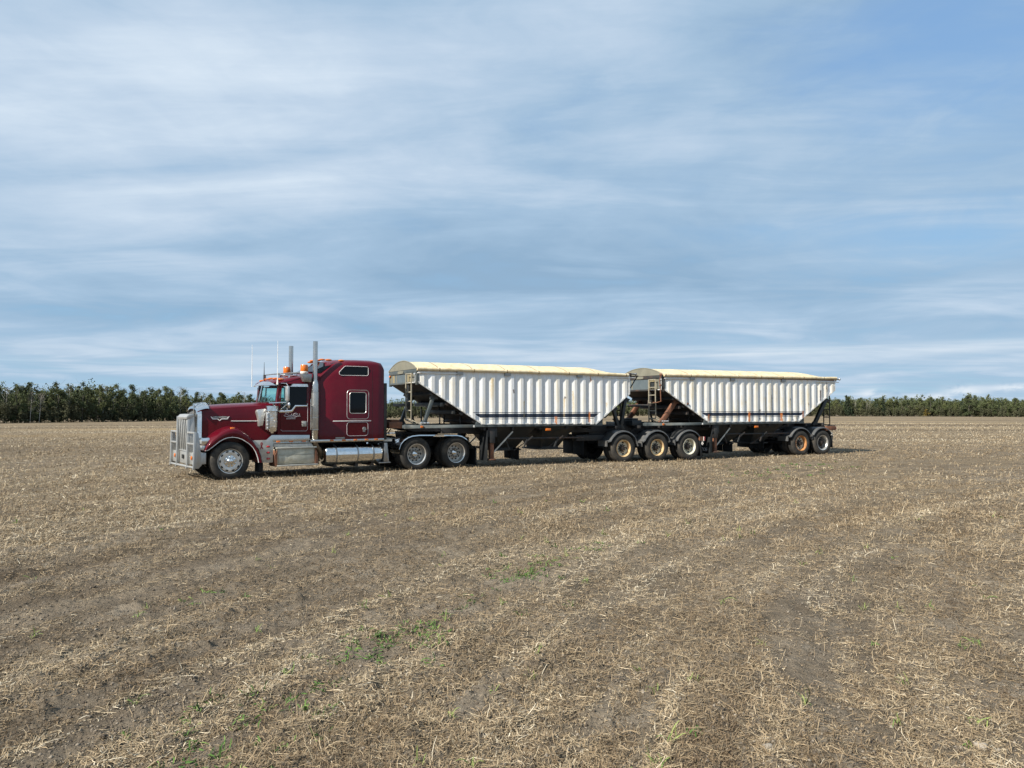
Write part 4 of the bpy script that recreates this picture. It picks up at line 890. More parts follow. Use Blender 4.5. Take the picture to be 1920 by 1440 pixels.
    m = MB().prism(cap+[(W+.03, zt-.06), (-.03, zt-.06)], sr+.06, sr+.09, plane='lh'); P(m, 'tarp_end_cap', M['tarp'])
    m = MB().tube([(sr+.05, -.04, zt+.03), (sr+.24, -.04, zt+.03)], .03, 8); m.ball((sr+.26, -.04, zt+.03), .05, 8); P(m, 'roll_pivot', M['steel'])
    # main rails
    zb = FB[1]
    m = MB().box(FB[0]-.22, RB[0]+.30, -.02, .10, zb-.085, zb-.006, 0); m.box(FB[0]-.22, RB[0]+.30, W-.10, W+.02, zb-.085, zb-.006, 0)
    m.prism([(RB[0], zb-.005), (RB[0]+.30, zb-.005), (RB[0]+.30, zb+.19), (RB[0]+.22, zb+.15)], -.015, .02, 0); m.prism([(FB[0]-.22, zb-.005), (FB[0], zb-.005), (FB[0]-.20, zb+.11)], -.015, .02, 0)
    P(m, 'side_rail', M['slate'], bevel=.006)
    nk0, nk1 = g['neck']
    m = MB().box(nk1, FB[0]-.22, .0, .14, zb-.10, zb+.0); m.box(nk1, FB[0]-.22, W-.14, W, zb-.10, zb+.0); m.prism([(nk0, zb-.11), (nk1, zb-.10), (nk1, zb), (nk0, zb+.02)], .0, .14); m.prism([(nk0, zb-.11), (nk1, zb-.10), (nk1, zb), (nk0, zb+.02)], W-.14, W)
    m.box(nk0, nk0+.16, .14, W-.14, zb-.10, zb-.005)
    neck = P(m, 'neck_beam', M['slate'], bevel=.006)
    m = MB().prism([(nk0+.1, zb-.11), (FB[0]-.6, zb-.11), (FB[0]-1.0, zb-.22), (nk0+.5, zb-.22)], .55, W-.55); m.box(FB[0]-1.2, FB[0]+.3, .5, W-.5, zb-.30, zb-.10); P(m, 'kingpin_plate', M['black'], neck, bevel=.01)
    m = MB().box(nk0-.42, nk0+.02, .30, 1.15, zb-.10, zb+.10); m.box(nk0-.30, nk0, .5, 1.0, zb+.10, zb+.17); P(m, 'coupling_box', M['rust'] if not g['second'] else M['slate_dark'], neck, bevel=.015)
    P(MB().box(nk1+.02, nk1+.11, -.02, .0, zb-.085, zb-.02), 'marker_light', M['amber'], neck, bevel=.006)
    m = MB()
    for i in range(3): m.box(nk1+.02+.11*i, nk1+.10+.11*i, .0, .04, zb+.045, zb+.085)
    P(m, 'clearance_light', M['clear'], neck, bevel=.006)
    P(MB().box(FB[0]-.30, FB[0]-.25, -.012, .0, zb-.085, zb-.02), 'reflector', M['white_part'], neck)
    # chassis below the hoppers
    m = MB()
    for l in (.62, 1.88): m.box(FB[0]-.2, g['frame_end'], l, l+.10, zb-.33, zb-.09)
    for s in np.arange(FB[0]+.1, g['frame_end'], 1.05): m.box(s, s+.08, .05, W-.05, zb-.20, zb-.10)
    m.box(g['gear'][0]-1.7, g['frame_end'], .52, .78, .78, .98); m.box(g['gear'][0]-1.7, g['frame_end'], W-.78, W-.52, .78, .98)
    P(m, 'chassis_frame', M['black'], bevel=.006)
    span = RB[0]-FB[0]; mid = (FB[0]+RB[0])/2
    for a, b in ((FB[0]+.55, mid-.12), (mid+.12, RB[0]-.75)):                # two hoppers with gates
        m = MB(); c = (a+b)/2; q0 = [(a, .10), (b, .10), (b, W-.10), (a, W-.10)]; q1 = [(c-.34, .75), (c+.34, .75), (c+.34, W-.75), (c-.34, W-.75)]
        m.grid([[(x, y, zb-.09) for x, y in q0], [(x, y, .60) for x, y in q1], [(x, y, .54) for x, y in q1]], cv=True, cap=True); m.box(c-.5, c+.5, .68, W-.68, .50, .55); P(m, 'hopper_chute', M['slate_dark'])
    m = MB().tube([(FB[0]+1.0, .12, .935), (RB[0]-.45, .12, .925)], .03, 8)
    for s in (FB[0]+1.75, FB[0]+2.95): m.beam((s, .10, .90), (s-.12, .12, .62), .05, .04); m.beam((s+.20, .06, 1.0), (s, .10, .84), .04, .03); m.tube([(s, .12, .84), (s-.40, .3, .52)], .018, 6)
    m.tube([(FB[0]+.95, .16, .93), (FB[0]+1.12, .2, .58)], .03, 6)
    P(m, 'gate_linkage', M['rustframe'])
    P(MB().box(FB[0]+2.42, FB[0]+2.62, -.015, .05, zb-.235, zb-.155), 'marker_light', M['amber'], bevel=.01)
    m = MB()
    for i, (a, b) in enumerate(((2.0, 2.5), (2.6, 3.6), (3.7, 4.3))): m.tube([(FB[0]+a, .03, zb-.12), (FB[0]+(a+b)/2, .02, zb-.155-.02*i), (FB[0]+b, .03, zb-.12)], .014, 6)
    P(m, 'air_line', M['black'])
    # landing gear
    sg = g['leg']
    def leg():
        m = MB().box(sg, sg+.33, .04, .12, zb-.42, zb-.09, 0); m.box(sg+.05, sg+.25, .02, .22, .80, zb-.12, 0); m.box(sg+.075, sg+.215, .045, .195, .28, .86, 1); m.box(sg+.02, sg+.27, .0, .25, .235, .285, 1); return m
    for k, o in enumerate(both(leg, 'landing_leg', [M['rustframe'], M['rust']], bevel=.008)):
        m = MB().beam((sg+.24, .12, .50), (sg+.95, .12, 1.17), .045, .03); m = m.mirror(CT) if k else m; P(m, 'leg_brace', M['alu_dull'], o)
    m = MB().tube([(sg+.14, .2, .62), (sg+.14, W-.2, .62)], .035, 8); P(m, 'leg_crossbar', M['rust'])
    # flaps hung under the frame
    for s, l0, l1, z0, z1, nm in g['flaps']:
        m = MB().box(s, s+.02, l0, (l0+l1)/2-.012, z0, z1); m.box(s+.004, s+.024, (l0+l1)/2+.012, l1, z0+.01, z1); P(m, 'mudflap', M['flap'], bevel=.004)
    # struts at both ends
    for p, q, wd, mt in g['struts']:
        def st():
            m = MB().beam((p[0], .22, p[1]), (q[0], .22, q[1]), wd, .12); 
            m.prism([(q[0]-.16, q[1]-.03), (q[0]+.16, q[1]-.03), (q[0]+.07, q[1]+.12), (q[0]-.05, q[1]+.12)], .17, .27); m.prism([(p[0]-.12, p[1]-.10), (p[0]+.12, p[1]-.10), (p[0]+.20, p[1]+.0), (p[0]-.10, p[1]+.10)], .17, .27); return m
        both(st, 'strut', M[mt], bevel=.004)
    m = MB()
    for t, zz_ in ((.40, .0), (.58, .0)):
        s = F[0]+(FB[0]-F[0])*t; z = F[1]+(FB[1]-F[1])*t-.08; m.box(s-.05, s+.05, .1, W-.1, z-.14, z-.02)
    for s, l in ((F[0]+.95, W-.5), (F[0]+1.3, 1.3), (F[0]+1.75, .6), (F[0]+1.75, W-.6)): m.beam((s, l, zb-.02), (s, l, F[1]+(FB[1]-F[1])*(s-F[0])/(FB[0]-F[0])), .04, .04)
    m.beam((F[0]+.05, .85, F[1]), (F[0]+.05, .85, 1.95), .09, .09); m.prism([(F[0]-.02, 2.02), (F[0]+.16, 2.02), (F[0]+.10, 2.25), (F[0]+.0, 2.25)], .75, .95); m.box(F[0]-.03, F[0]+.08, .85, W-.4, 2.0, 2.10); m.beam((F[0]+.05, .95, 2.0), (F[0]+.35, 1.1, 1.42), .06, .06)
    P(m, 'front_bracing', M['rustframe'] if g['second'] else M['slate_dark'], bevel=.004)
    # ladders
    def ladder(s, l0, l1, z0, z1, m_, rungs, foot=True):
        m = MB()
        for l in (l0, l1): m.beam((s, l, z0), (s, l, z1), .035, .035)
        for i in range(rungs): z = z0+.02+(z1-z0-.04)*i/(rungs-1); m.beam((s, l0, z), (s, l1, z), .03, .03)
        if foot:
            for l in (l0, l1): m.beam((s, l, z0+.02), (s+.30, l-.12, zb+.01), .03, .03)
            m.beam((s, (l0+l1)/2, z1-.03), (sf-.01, (l0+l1)/2, z1-.03), .02, .02)
        P(m, 'ladder', m_, bevel=.003)
    ladder(*g['ladder'], M['ladder'], 6)
    ladder(*g['rear_ladder'], M['rustframe'], 5, False)
    # running gear
    for i, s in enumerate(g['gear']):
        m = MB().tube([(s, .3, HUB), (s, W-.3, HUB)], .075, 12); m.box(s-.35, s+.35, .60, .72, .60, .70); m.box(s-.35, s+.35, W-.72, W-.60, .60, .70); m.tube([(s+.2, .75, .66), (s+.2, .75, .78)], .11, 12); m.tube([(s+.2, W-.75, .66), (s+.2, W-.75, .78)], .11, 12)
        P(m, 'axle', M['black'])
        rm, dm, lab, rr = g['rims'][i]
        wheel(root, s, 0.0, 'trailer', M[rm], M[dm], off=off, label=lab, rr=rr)
        wheel(root, s, 0.0, 'trailer', M['rim_cream'], M['rim_cream'], off=off, mir=CT, rr=rr)
    for pf in g['fenders']:
        def fen():
            m = MB(); m.grid([[(s, -.01, h-.05), (s, .0, h-.006), (s, .03, h+.004), (s, .30, h+.012), (s, .62, h+.004), (s, .64, h-.03)] for s, h in pf]); m.grid([[(s, .0, h-.024), (s, .62, h-.024)] for s, h in pf]); 
            m.box(pf[0][0]-.02, pf[0][0]+.02, .05, .60, pf[0][1]-.20, pf[0][1]-.0); return m
        for k, o in enumerate(both(fen, 'fender', M['fender_p'], smooth=50)):
            c = (pf[0][0]+pf[-1][0])/2; m = MB().tube([(pf[0][0]+.03, .3, pf[0][1]), (pf[0][0]+.03, .9, pf[0][1]+.02)], .02, 6).tube([(c, .1, max(h for _, h in pf)-.03), (c, .8, .98)], .02, 6).tube([(pf[-1][0]-.03, .3, pf[-1][1]), (pf[-1][0]-.03, .9, pf[-1][1]+.02)], .02, 6); m = m.mirror(CT) if k else m; P(m, 'fender_bracket', M['black'], o)
    return root, P, both

arc = lambda c, r, a0, a1, n=12: [(c+r*math.cos(R(a0+(a1-a0)*i/n)), HUB+r*math.sin(R(a0+(a1-a0)*i/n))) for i in range(n+1)]
T1, P1, B1 = trailer(dict(label='front grain trailer with white corrugated sides, coupled directly behind the maroon semi truck', second=False,
    front=(5.52, 2.76), slope_f=(7.76, 1.415), slope_r=(12.21, 1.37), rear=(13.68, 2.45), top=(3.155, 3.12), phase=7.93, pitch=.355, plates=(8.70, 11.53, 6.97), heavy=.65,
    stripe=(7.70, 12.18, 1.64), neck=(5.14, 5.62), frame_end=17.15, leg=8.02, gear=(13.44, 14.96, 16.48),
    rust=[(10.57, 1.37, 1.66, .045, 0), (11.94, 1.40, 1.83, .035, 0), (10.90, 1.62, 2.30, .03, 1), (11.26, 1.75, 2.55, .025, 1), (12.68, 1.95, 2.15, .03, 1), (8.93, 2.45, 2.58, .035, 2), (10.0, 1.80, 1.86, .04, 2), (10.0, 1.46, 1.53, .04, 2), (10.93, 2.28, 2.36, .03, 2), (8.13, 1.95, 2.95, .05, 1), (9.33, 1.5, 2.2, .03, 1), (12.0, 2.88, 3.08, .02, 0)],
    flaps=[(9.32, .35, 1.45, .20, .60, ''), (12.05, .55, 1.95, .27, .85, '')],
    struts=[((6.16, 2.33), (5.84, 1.45), .10, 'slate'), ((13.12, 1.95), (13.34, 1.22), .11, 'slate_dark'), ((13.64, 2.28), (13.45, 1.22), .11, 'slate_dark')],
    ladder=(5.38, .13, .63, 1.56, 3.05), rear_ladder=(13.82, .75, 1.15, 1.45, 2.3),
    rims=[('rim_rusty', 'rim_cream', 'wheel with rusty lip round a cream disc', .305), ('rim_rusty', 'rim_cream', 'wheel with rust-streaked cream rim', .305), ('rim_cream', 'rim_cream', 'wheel with clean cream rim', .30)],
    fenders=[[(12.74, .78)]+arc(13.44, .645, 152, 8), [(14.28, .74)]+arc(14.96, .645, 152, 20), [(15.82, .76)]+arc(16.48, .635, 155, 20)]))
T2, P2, B2 = trailer(dict(label='rear grain trailer with rustier white corrugated sides, last in the road train', second=True,
    front=(15.24, 2.64), slope_f=(17.39, 1.405), slope_r=(22.28, 1.40), rear=(24.46, 2.70), top=(3.155, 3.20), phase=17.83, pitch=.366, plates=(17.62+1.02, 18.78+2.62, 15.24+1.36), heavy=1.0,
    stripe=(17.27, 22.38, 1.655), neck=(14.45, 15.16), frame_end=24.5, leg=17.66, gear=(22.44, 23.72),
    rust=[(19.5, 1.40, 1.82, .05, 0), (21.27, 1.41, 1.76, .055, 0), (22.52, 1.55, 1.85, .07, 0), (17.42, 1.46, 1.72, .06, 0), (21.80, 1.70, 2.30, .045, 1), (21.80, 2.28, 2.36, .05, 2), (22.82, 1.85, 2.2, .03, 1), (22.84, 2.08, 2.16, .03, 2), (23.55, 2.25, 2.72, .045, 2), (23.94, 2.35, 3.12, .022, 2), (20.76, 1.85, 2.5, .03, 2), (19.35, 2.05, 2.25, .03, 1), (18.2, 1.45, 1.65, .04, 1), (20.1, 1.83, 1.90, .045, 2), (20.1, 1.50, 1.56, .045, 2), (22.15, 1.43, 1.60, .035, 2), (21.95, 1.44, 1.50, .03, 2), (20.4, 1.6, 2.4, .03, 1), (18.9, 1.5, 2.3, .025, 1)],
    flaps=[(18.85, .25, 1.35, .22, .62, ''), (20.75, .45, 1.95, .30, .62, '')],
    struts=[((15.98, 2.22), (15.35, 1.46), .17, 'rust'), ((24.15, 2.32), (23.46, 1.28), .15, 'slate_dark')],
    ladder=(15.10, .29, .69, 1.54, 3.04), rear_ladder=(24.42, .24, .55, 1.22, 2.56),
    rims=[('rim_orange', 'rim_cream', 'wheel with heavily rusted orange rim', .315), ('rim_alu', 'rim_dark', 'wheel with silver rim and dark grey disc', .315)],
    fenders=[[(21.72, .80)]+arc(22.44, .66, 150, 24), arc(23.72, .66, 148, 22)]))
# front trailer: rear deck that carries the second trailer, hose loops, tail lamp
mb = MB(); 
for l in (.70, 1.80): mb.box(12.4, 17.15, l, l+.10, .98, 1.14)
mb.prism([(13.9, 1.14), (15.9, 1.14), (15.7, 1.20), (15.0, 1.29), (14.3, 1.29), (13.8, 1.2)], .8, 1.8); P1(mb, 'rear_fifth_wheel', M['black'], bevel=.01)
for k in range(3):
    P1(MB().tube([(13.72, .7+.2*k, 1.75-.1*k), (13.95, .65+.2*k, 1.30), (14.2, .6+.2*k, 1.12+.03*k), (14.42, .55+.2*k, 1.25), (14.50, .55+.2*k, 1.40)], .02, 6), 'air_hose', M['black'])
m = MB().box(16.97, 17.16, .0, .10, .70, .86); o = P1(m, 'lamp_bracket', M['rust']); P1(MB().box(17.16, 17.23, -.02, .10, .70, .86), 'tail_lamp', M['redlens'], o, bevel=.01); P1(MB().box(17.155, 17.165, -.021, .03, .70, .86), 'lamp_reflector', M['white_part'], o)
P1(MB().box(7.965, 7.99, .0, .62, .22, 1.22), 'mudflap', M['flap'], bevel=.006)
P1(MB().prism([(16.95, .72), (17.02, .72), (17.12, .14), (17.05, .12)], .0, .62), 'mudflap', M['flap'], bevel=.01)
m = MB().tube([(13.68, -.04, 3.10), (14.05, -.04, 3.12)], .022, 6).tube([(14.02, -.02, 3.10), (13.76, .05, 2.68)], .022, 6).box(13.66, 13.75, -.06, .06, 3.14, 3.22); P1(m, 'crank_arm', M['rustframe'])
# second trailer: lettered flap ahead of its landing leg, side flap wedge, tail bumper, tarp crank on the front corner
m = MB().box(17.50, 17.525, .02, .66, .20, .84); m.prism([(17.525, .24), (17.60, .28), (17.62, 1.15), (17.525, .84)], .0, .03); fl = P2(m, 'mudflap', M['flap'], bevel=.005)
m = MB(); cz, cl = .58, .45
st = []
for i in range(16):
    a = 2*math.pi*i/16; r = (.105, .035, .055, .035)[i % 4]; st.append((cl+r*math.sin(a), cz+r*math.cos(a)))
inn = [(cl+.026*math.sin(2*math.pi*i/16), cz+.026*math.cos(2*math.pi*i/16)) for i in range(16)]
m.add([(17.494, a, b) for a, b in st]+[(17.494, a, b) for a, b in inn], [(i, (i+1) % 16, 16+(i+1) % 16, 16+i) for i in range(16)])
P2(m, 'star_emblem', M['letters_w'], fl, clean=False)
m = MB(); text_front(m, 'LODE', 17.494, .40, .35, .19, .95, 1.0); P2(m, 'flap_lettering', M['letters_w'], fl, smooth=20)
m = MB().box(23.92, 24.50, .0, W, 1.01, 1.185); o = P2(m, 'rear_bumper', M['rust'], bevel=.008)
for l in (.10, W-.10): P2(MB().box(24.50, 24.55, l-.09, l+.09, 1.04, 1.15), 'tail_lamp', M['redlens'], o, bevel=.008)
P2(MB().box(24.10, 24.50, .03, .10, 1.19, 1.225), 'clearance_light', M['letters_k'], o)
m = MB().box(24.30, 24.33, .02, .64, .28, .78); m.box(24.27, 24.30, .02, .40, .78, .92); P2(m, 'mudflap', M['flap'], bevel=.005); P2(MB().box(24.26, 24.295, .0, .10, .80, .93), 'flap_bracket', M['alu_dull'])
m = MB().tube([(15.12, -.02, 3.20), (15.05, -.02, 2.98), (15.10, .0, 2.68), (15.12, .0, 2.20), (15.0, .1, 2.16), (14.85, .25, 2.16)], .02, 6); m.ball((15.1, -.03, 3.19), .06, 8); m.ball((15.08, -.02, 2.80), .045, 8); P2(m, 'crank_arm', M['rust'])
P2(MB().box(15.205, 15.226, .50, .76, 2.70, 2.95), 'inspection_window', M['slate_dark'])
P2(MB().ball((16.37, -.04, 2.12), .045, 8, sc=(1, .5, 1)), 'marker_light', M['rust'])

# ------------------------------------------------------------------ the field
def ground_mat():
    def f(t, p):
        co = t.new('ShaderNodeTexCoord').outputs['Object']; x, y, z = t.sep(co)
        dx = t.m('SUBTRACT', x, CX); dy = t.m('SUBTRACT', y, CY)
        r = t.m('SQRT', t.m('ADD', t.m('MULTIPLY', dx, dx), t.m('MULTIPLY', dy, dy))); th = t.m('ARCTAN2', dy, dx)
        d = t.m('SQRT', t.m('ADD', t.m('MULTIPLY', x, x), t.m('MULTIPLY', y, y)))
        far = t.mr(d, 16, 70, 0, 1, True)
        swv = t.comb(t.m('MULTIPLY', r, 0.9), t.m('MULTIPLY', th, 9.0), 0.0)
        sw = t.m('ADD', t.m('MULTIPLY', t.noise(swv, 1.0, 4, 0.6), 0.5), t.m('MULTIPLY', t.noise(t.comb(t.m('MULTIPLY', r, 4.5), t.m('MULTIPLY', th, 14.0), 2.0), 1.0, 4, 0.6), 0.5)); big = t.noise(co, 0.16, 5, 0.6); med = t.noise(co, 0.9, 6, 0.65); fine = t.noise(co, 9, 8, 0.72); vf = t.noise(co, 60, 5, 0.7)
        mix1 = t.m('ADD', t.m('MULTIPLY', sw, 0.45), t.m('ADD', t.m('MULTIPLY', med, 0.45), t.m('MULTIPLY', fine, 0.30)))
        soil = t.ramp(mix1, [(0.42, (0.108, 0.086, 0.062)), (0.54, (0.180, 0.147, 0.108)), (0.63, (0.255, 0.213, 0.162)), (0.72, (0.345, 0.298, 0.235))])
        soil = t.mix(t.mr(vf, 0.35, 0.7, 0, 0.55), soil, (0.055, 0.045, 0.034))
        turned = 0.0                                   # darker turned-up earth along the wheel passes
        for r0, wd, amt in RUTS:
            q = t.m('DIVIDE', t.m('ADD', t.m('SUBTRACT', r, r0), t.m('MULTIPLY', t.m('SUBTRACT', med, 0.5), 0.5)), wd)
            turned = t.m('ADD', turned, t.m('MULTIPLY', t.m('EXPONENT', t.m('MULTIPLY', t.m('MULTIPLY', q, q), -1.0)), amt))
        turned = t.m('MULTIPLY', t.m('MINIMUM', turned, 1.0), t.mr(fine, 0.3, 0.6, 0.35, 0.9))
        soil = t.mix(turned, soil, (0.076, 0.057, 0.040))
        bare = t.noise(co, 1.15, 4, 0.6); soil = t.mix(t.m('MULTIPLY', t.mr(bare, 0.58, 0.70, 0.0, 0.8, True), t.mr(vf, 0.3, 0.6, 1.0, 0.6)), soil, (0.33, 0.285, 0.225))
        # matted straw further out, in bands
        stv = t.ramp(t.m('ADD', t.m('MULTIPLY', fine, 0.62), t.m('MULTIPLY', sw, 0.5)), [(0.42, (0.100, 0.076, 0.048)), (0.56, (0.190, 0.146, 0.092)), (0.68, (0.29, 0.226, 0.142))])
        k = t.m('ADD', t.mr(t.m('ADD', t.m('MULTIPLY', big, 0.8), t.m('MULTIPLY', sw, 0.7)), 0.55, 0.95, 0.10, 0.95), t.m('MULTIPLY', far, 0.30))
        k = t.m('MULTIPLY', t.m('MINIMUM', k, 1.0), t.mr(d, 6, 22, 0.25, 0.95))
        c = t.mix(k, soil, stv)
        # long far-off bands of lighter and darker stubble
        fb = t.noise(t.comb(t.m('MULTIPLY', x, 0.010), t.m('MULTIPLY', y, 0.075), 4.0), 1.0, 5, 0.6, 0.3)
        c = t.mix(t.m('MULTIPLY', t.mr(fb, 0.36, 0.50, 0.75, 0.0, True), t.mr(d, 26, 60)), c, (0.098, 0.072, 0.045))
        c = t.mix(t.m('MULTIPLY', t.mr(fb, 0.54, 0.62, 0.0, 0.85, True), t.mr(d, 40, 90)), c, (0.29, 0.218, 0.125))
        t.put(p.inputs['Base Color'], c); p.inputs['Roughness'].default_value = 0.95; p.inputs['Specular IOR Level'].default_value = 0.15
        h = t.m('ADD', t.m('MULTIPLY', t.noise(co, 14, 8, 0.7), 1.0), t.m('MULTIPLY', t.noise(co, 3.2, 5, 0.65), 1.2))
        t.put(p.inputs['Normal'], t.bump(h, 1.0, 0.085))
    return mat('stubble_soil', f)
def polar_ground():
    rad = np.concatenate([[0.6, 1.2, 1.8, 2.3, 2.8], np.geomspace(3.2, 30, 520), np.geomspace(30.4, 130, 150), np.geomspace(134, 3500, 60)])
    a = np.concatenate([np.linspace(-48, 48, 760), np.linspace(50, 310, 66)])
    A = np.radians(a); nR, nA = len(rad), len(A)
    x = np.outer(rad, np.sin(A)).ravel(); y = np.outer(rad, np.cos(A)).ravel(); z = gh(x, y)
    vs_ = np.concatenate([np.stack([x, y, z], 1), [[0, 0, float(gh(np.array([0.]), np.array([0.]))[0])]]])
    i = np.arange(nR-1)[:, None]; j = np.arange(nA)[None, :]; j2 = (j+1) % nA
    q = np.stack([i*nA+j, (i+1)*nA+j, (i+1)*nA+j2, i*nA+j2], -1).reshape(-1, 4)[:, ::-1]
    jj = np.arange(nA); tri = np.stack([np.full(nA, nR*nA), jj, (jj+1) % nA], 1)[:, ::-1]
    me = bpy.data.meshes.new('field_ground')
    me.vertices.add(len(vs_)); me.vertices.foreach_set('co', vs_.astype(np.float32).ravel())
    lv = np.concatenate([q.ravel(), tri.ravel()]).astype(np.int32); me.loops.add(len(lv)); me.loops.foreach_set('vertex_index', lv)
    st = np.concatenate([np.arange(len(q))*4, len(q)*4+np.arange(len(tri))*3]).astype(np.int32)
    me.polygons.add(len(st)); me.polygons.foreach_set('loop_start', st); me.update(calc_edges=True); me.validate()
    me.shade_smooth()
    o = bpy.data.objects.new('field_ground', me); COL.objects.link(o); me.materials.append(ground_mat()); return tag(o, kind='structure')
polar_ground()

# straw: thin bent ribbons lying on and standing in the soil
def straw_mat(name, stops, trans=0.0):
    def f(t, p):
        a = t.new('ShaderNodeAttribute', attribute_name='tint').outputs['Fac']
        t.put(p.inputs['Base Color'], t.ramp(a, stops)); p.inputs['Roughness'].default_value = 0.75; p.inputs['Specular IOR Level'].default_value = 0.25
    return mat(name, f)
def ribbons(name, x, y, L, wd, elv, azm, bend, tint, material, z0=0.0, seg=3, kind='stuff', curl=0.6):
    n = len(x); rs = np.random.default_rng(len(x)+17); zb = gh(x, y)+z0
    pts = np.zeros((n, seg+1, 3)); pts[:, 0] = np.stack([x, y, zb], 1); e = elv.copy(); a = azm.copy()
    for k in range(seg):
        d = np.stack([np.cos(e)*np.cos(a), np.cos(e)*np.sin(a), np.sin(e)], 1)
        pts[:, k+1] = pts[:, k]+d*(L/seg)[:, None]; e = e+bend/seg; a = a+rs.normal(0, curl, n)/seg*1.6
    g = zb[:, None]; pts[:, :, 2] = np.maximum(pts[:, :, 2], g+0.002)
    side = np.stack([-np.sin(azm), np.cos(azm), np.zeros(n)], 1)
    tilt = rs.normal(0, 0.6, n); side = side*np.cos(tilt)[:, None]+np.array([0, 0, 1.0])*np.sin(tilt)[:, None]
    prof = np.ones(seg+1); prof[-1] = 0.45
    V = np.zeros((n, seg+1, 2, 3))
    for k in range(seg+1):
        o = side*(wd*prof[k]/2)[:, None]; V[:, k, 0] = pts[:, k]-o; V[:, k, 1] = pts[:, k]+o
    V = V.reshape(-1, 3); base = (np.arange(n)*(seg+1)*2)[:, None]
    F = np.concatenate([base+np.array([[2*k, 2*k+1, 2*k+3, 2*k+2]]) for k in range(seg)], 1).reshape(-1, 4)
    me = bpy.data.meshes.new(name); me.vertices.add(len(V)); me.vertices.foreach_set('co', V.astype(np.float32).ravel())
    me.loops.add(F.size); me.loops.foreach_set('vertex_index', F.astype(np.int32).ravel()); me.polygons.add(len(F)); me.polygons.foreach_set('loop_start', (np.arange(len(F))*4).astype(np.int32))
    me.update(calc_edges=True); me.shade_smooth()
    at = me.attributes.new('tint', 'FLOAT', 'POINT'); at.data.foreach_set('value', np.repeat(tint, (seg+1)*2).astype(np.float32))
    me.materials.append(material); o = bpy.data.objects.new(name, me); COL.objects.link(o); return o
def scatter(n, r0, r1, half=40, pw=1.0):
    """points in the wedge of field ahead, with density falling off with distance"""
    u = rng.random(n); r = r0*(r1/r0)**(u**pw) if pw else np.sqrt(r0*r0+u*(r1*r1-r0*r0)); a = np.radians(rng.uniform(-half, half, n)); return r*np.sin(a), r*np.cos(a), r
def clump_keep(x, y, th, soft=0.35): return rng.random(len(x)) < np.clip((straw_density(x, y)-th)/soft, 0.02, 1.0)
STRAW = straw_mat('dry_straw', [(0.0, (0.080, 0.055, 0.033)), (0.30, (0.178, 0.129, 0.078)), (0.62, (0.312, 0.240, 0.150)), (0.86, (0.45, 0.370, 0.250)), (1.0, (0.62, 0.55, 0.42))])
GREEN = straw_mat('green_blades', [(0.0, (0.035, 0.075, 0.016)), (0.6, (0.080, 0.160, 0.032)), (1.0, (0.21, 0.25, 0.08))])
def lane_az(x, y): r, th = swath(x, y); return th+np.pi/2
def litter(name, n, r0, r1, Lm, wm, th, up_frac, half=41, tlo=0.0, thi=1.0, tm=0.5):
    x, y, r = scatter(n, r0, r1, half); k = clump_keep(x, y, th); x, y, r = x[k], y[k], r[k]; n = len(x)
    L = Lm*rng.lognormal(0, 0.45, n); w = wm*(0.6+0.8*rng.random(n))*np.maximum(1.0, r/9.0)**0.70
    L = L*np.maximum(1.0, r/14.0)**0.25
    up = rng.random(n) < up_frac; e = np.where(up, rng.uniform(0.35, 1.35, n), rng.uniform(-0.05, 0.30, n)); L = np.where(up, L*0.75, L)
    a = np.where(rng.random(n) < 0.5, lane_az(x, y)+rng.normal(0, 0.7, n)+np.pi*(rng.random(n) < .5), rng.uniform(0, 6.283, n))
    patch = fbm(x*0.7+40, y*0.7, 3)-0.5
    band = smooth(22, 45, r)*1.5*(fbm(x*0.012+3, y*0.085+8, 3)-0.5)
    rr, tt = swath(x, y)
    t = np.clip(tm+0.30*rng.normal(0, 1, n)*0.60+0.22*patch+band+0.10*smooth(32, 35, rr)+0.60*(fbm(rr*1.9+50, tt*4.5, 3)-0.5)+0.55*(fbm(rr*5.0+20, tt*12.0, 2)-0.5), tlo, thi)
    return tag(ribbons(name, x, y, L, w, e, a, rng.normal(-0.9, 0.9, n), t, STRAW, z0=0.002+0.0*L, seg=3), kind='stuff')
litter('straw_litter', 280000, 3.2, 17, 0.060, 0.0032, 0.28, 0.20, tm=0.51)
litter('chaff', 240000, 3.2, 24, 0.032, 0.0044, 0.12, 0.30, tm=0.42)
litter('stubble', 240000, 11, 140, 0.065, 0.0042, 0.34, 0.70, half=38, tm=0.52)
# heaps: tight tufts of curled straw
def tufts(name, n, r0, r1, per, mt, Lm, wm, spread, tm, th=None, ctr=None, e0=0.3, e1=1.4):
    if ctr is None:
        x, y, r = scatter(n, r0, r1, 40)
        if th is not None: k = clump_keep(x, y, th, 0.25); x, y = x[k], y[k]
    else: x, y = ctr
    c = len(x); X_ = np.repeat(x, per)+rng.normal(0, spread, c*per); Y_ = np.repeat(y, per)+rng.normal(0, spread, c*per); n = len(X_)
    d = np.hypot(X_, Y_); tc = np.repeat(rng.normal(0, 0.14, c), per)
    return tag(ribbons(name, X_, Y_, Lm*rng.lognormal(0, 0.4, n), wm*(0.7+0.6*rng.random(n))*np.maximum(1, d/9)**0.8, rng.uniform(e0, e1, n), rng.uniform(0, 6.283, n), rng.normal(-1.2, 0.8, n), np.clip(tm+tc+rng.normal(0, 0.16, n), 0, 1), mt, seg=4), kind='stuff')
tufts('straw_tuft', 2000, 3.4, 24, 22, STRAW, 0.070, 0.0034, 0.06, 0.50, th=0.60, e1=1.0)
tufts('stubble_tuft', 5000, 12, 70, 16, STRAW, 0.085, 0.0042, 0.09, 0.54, th=0.42)
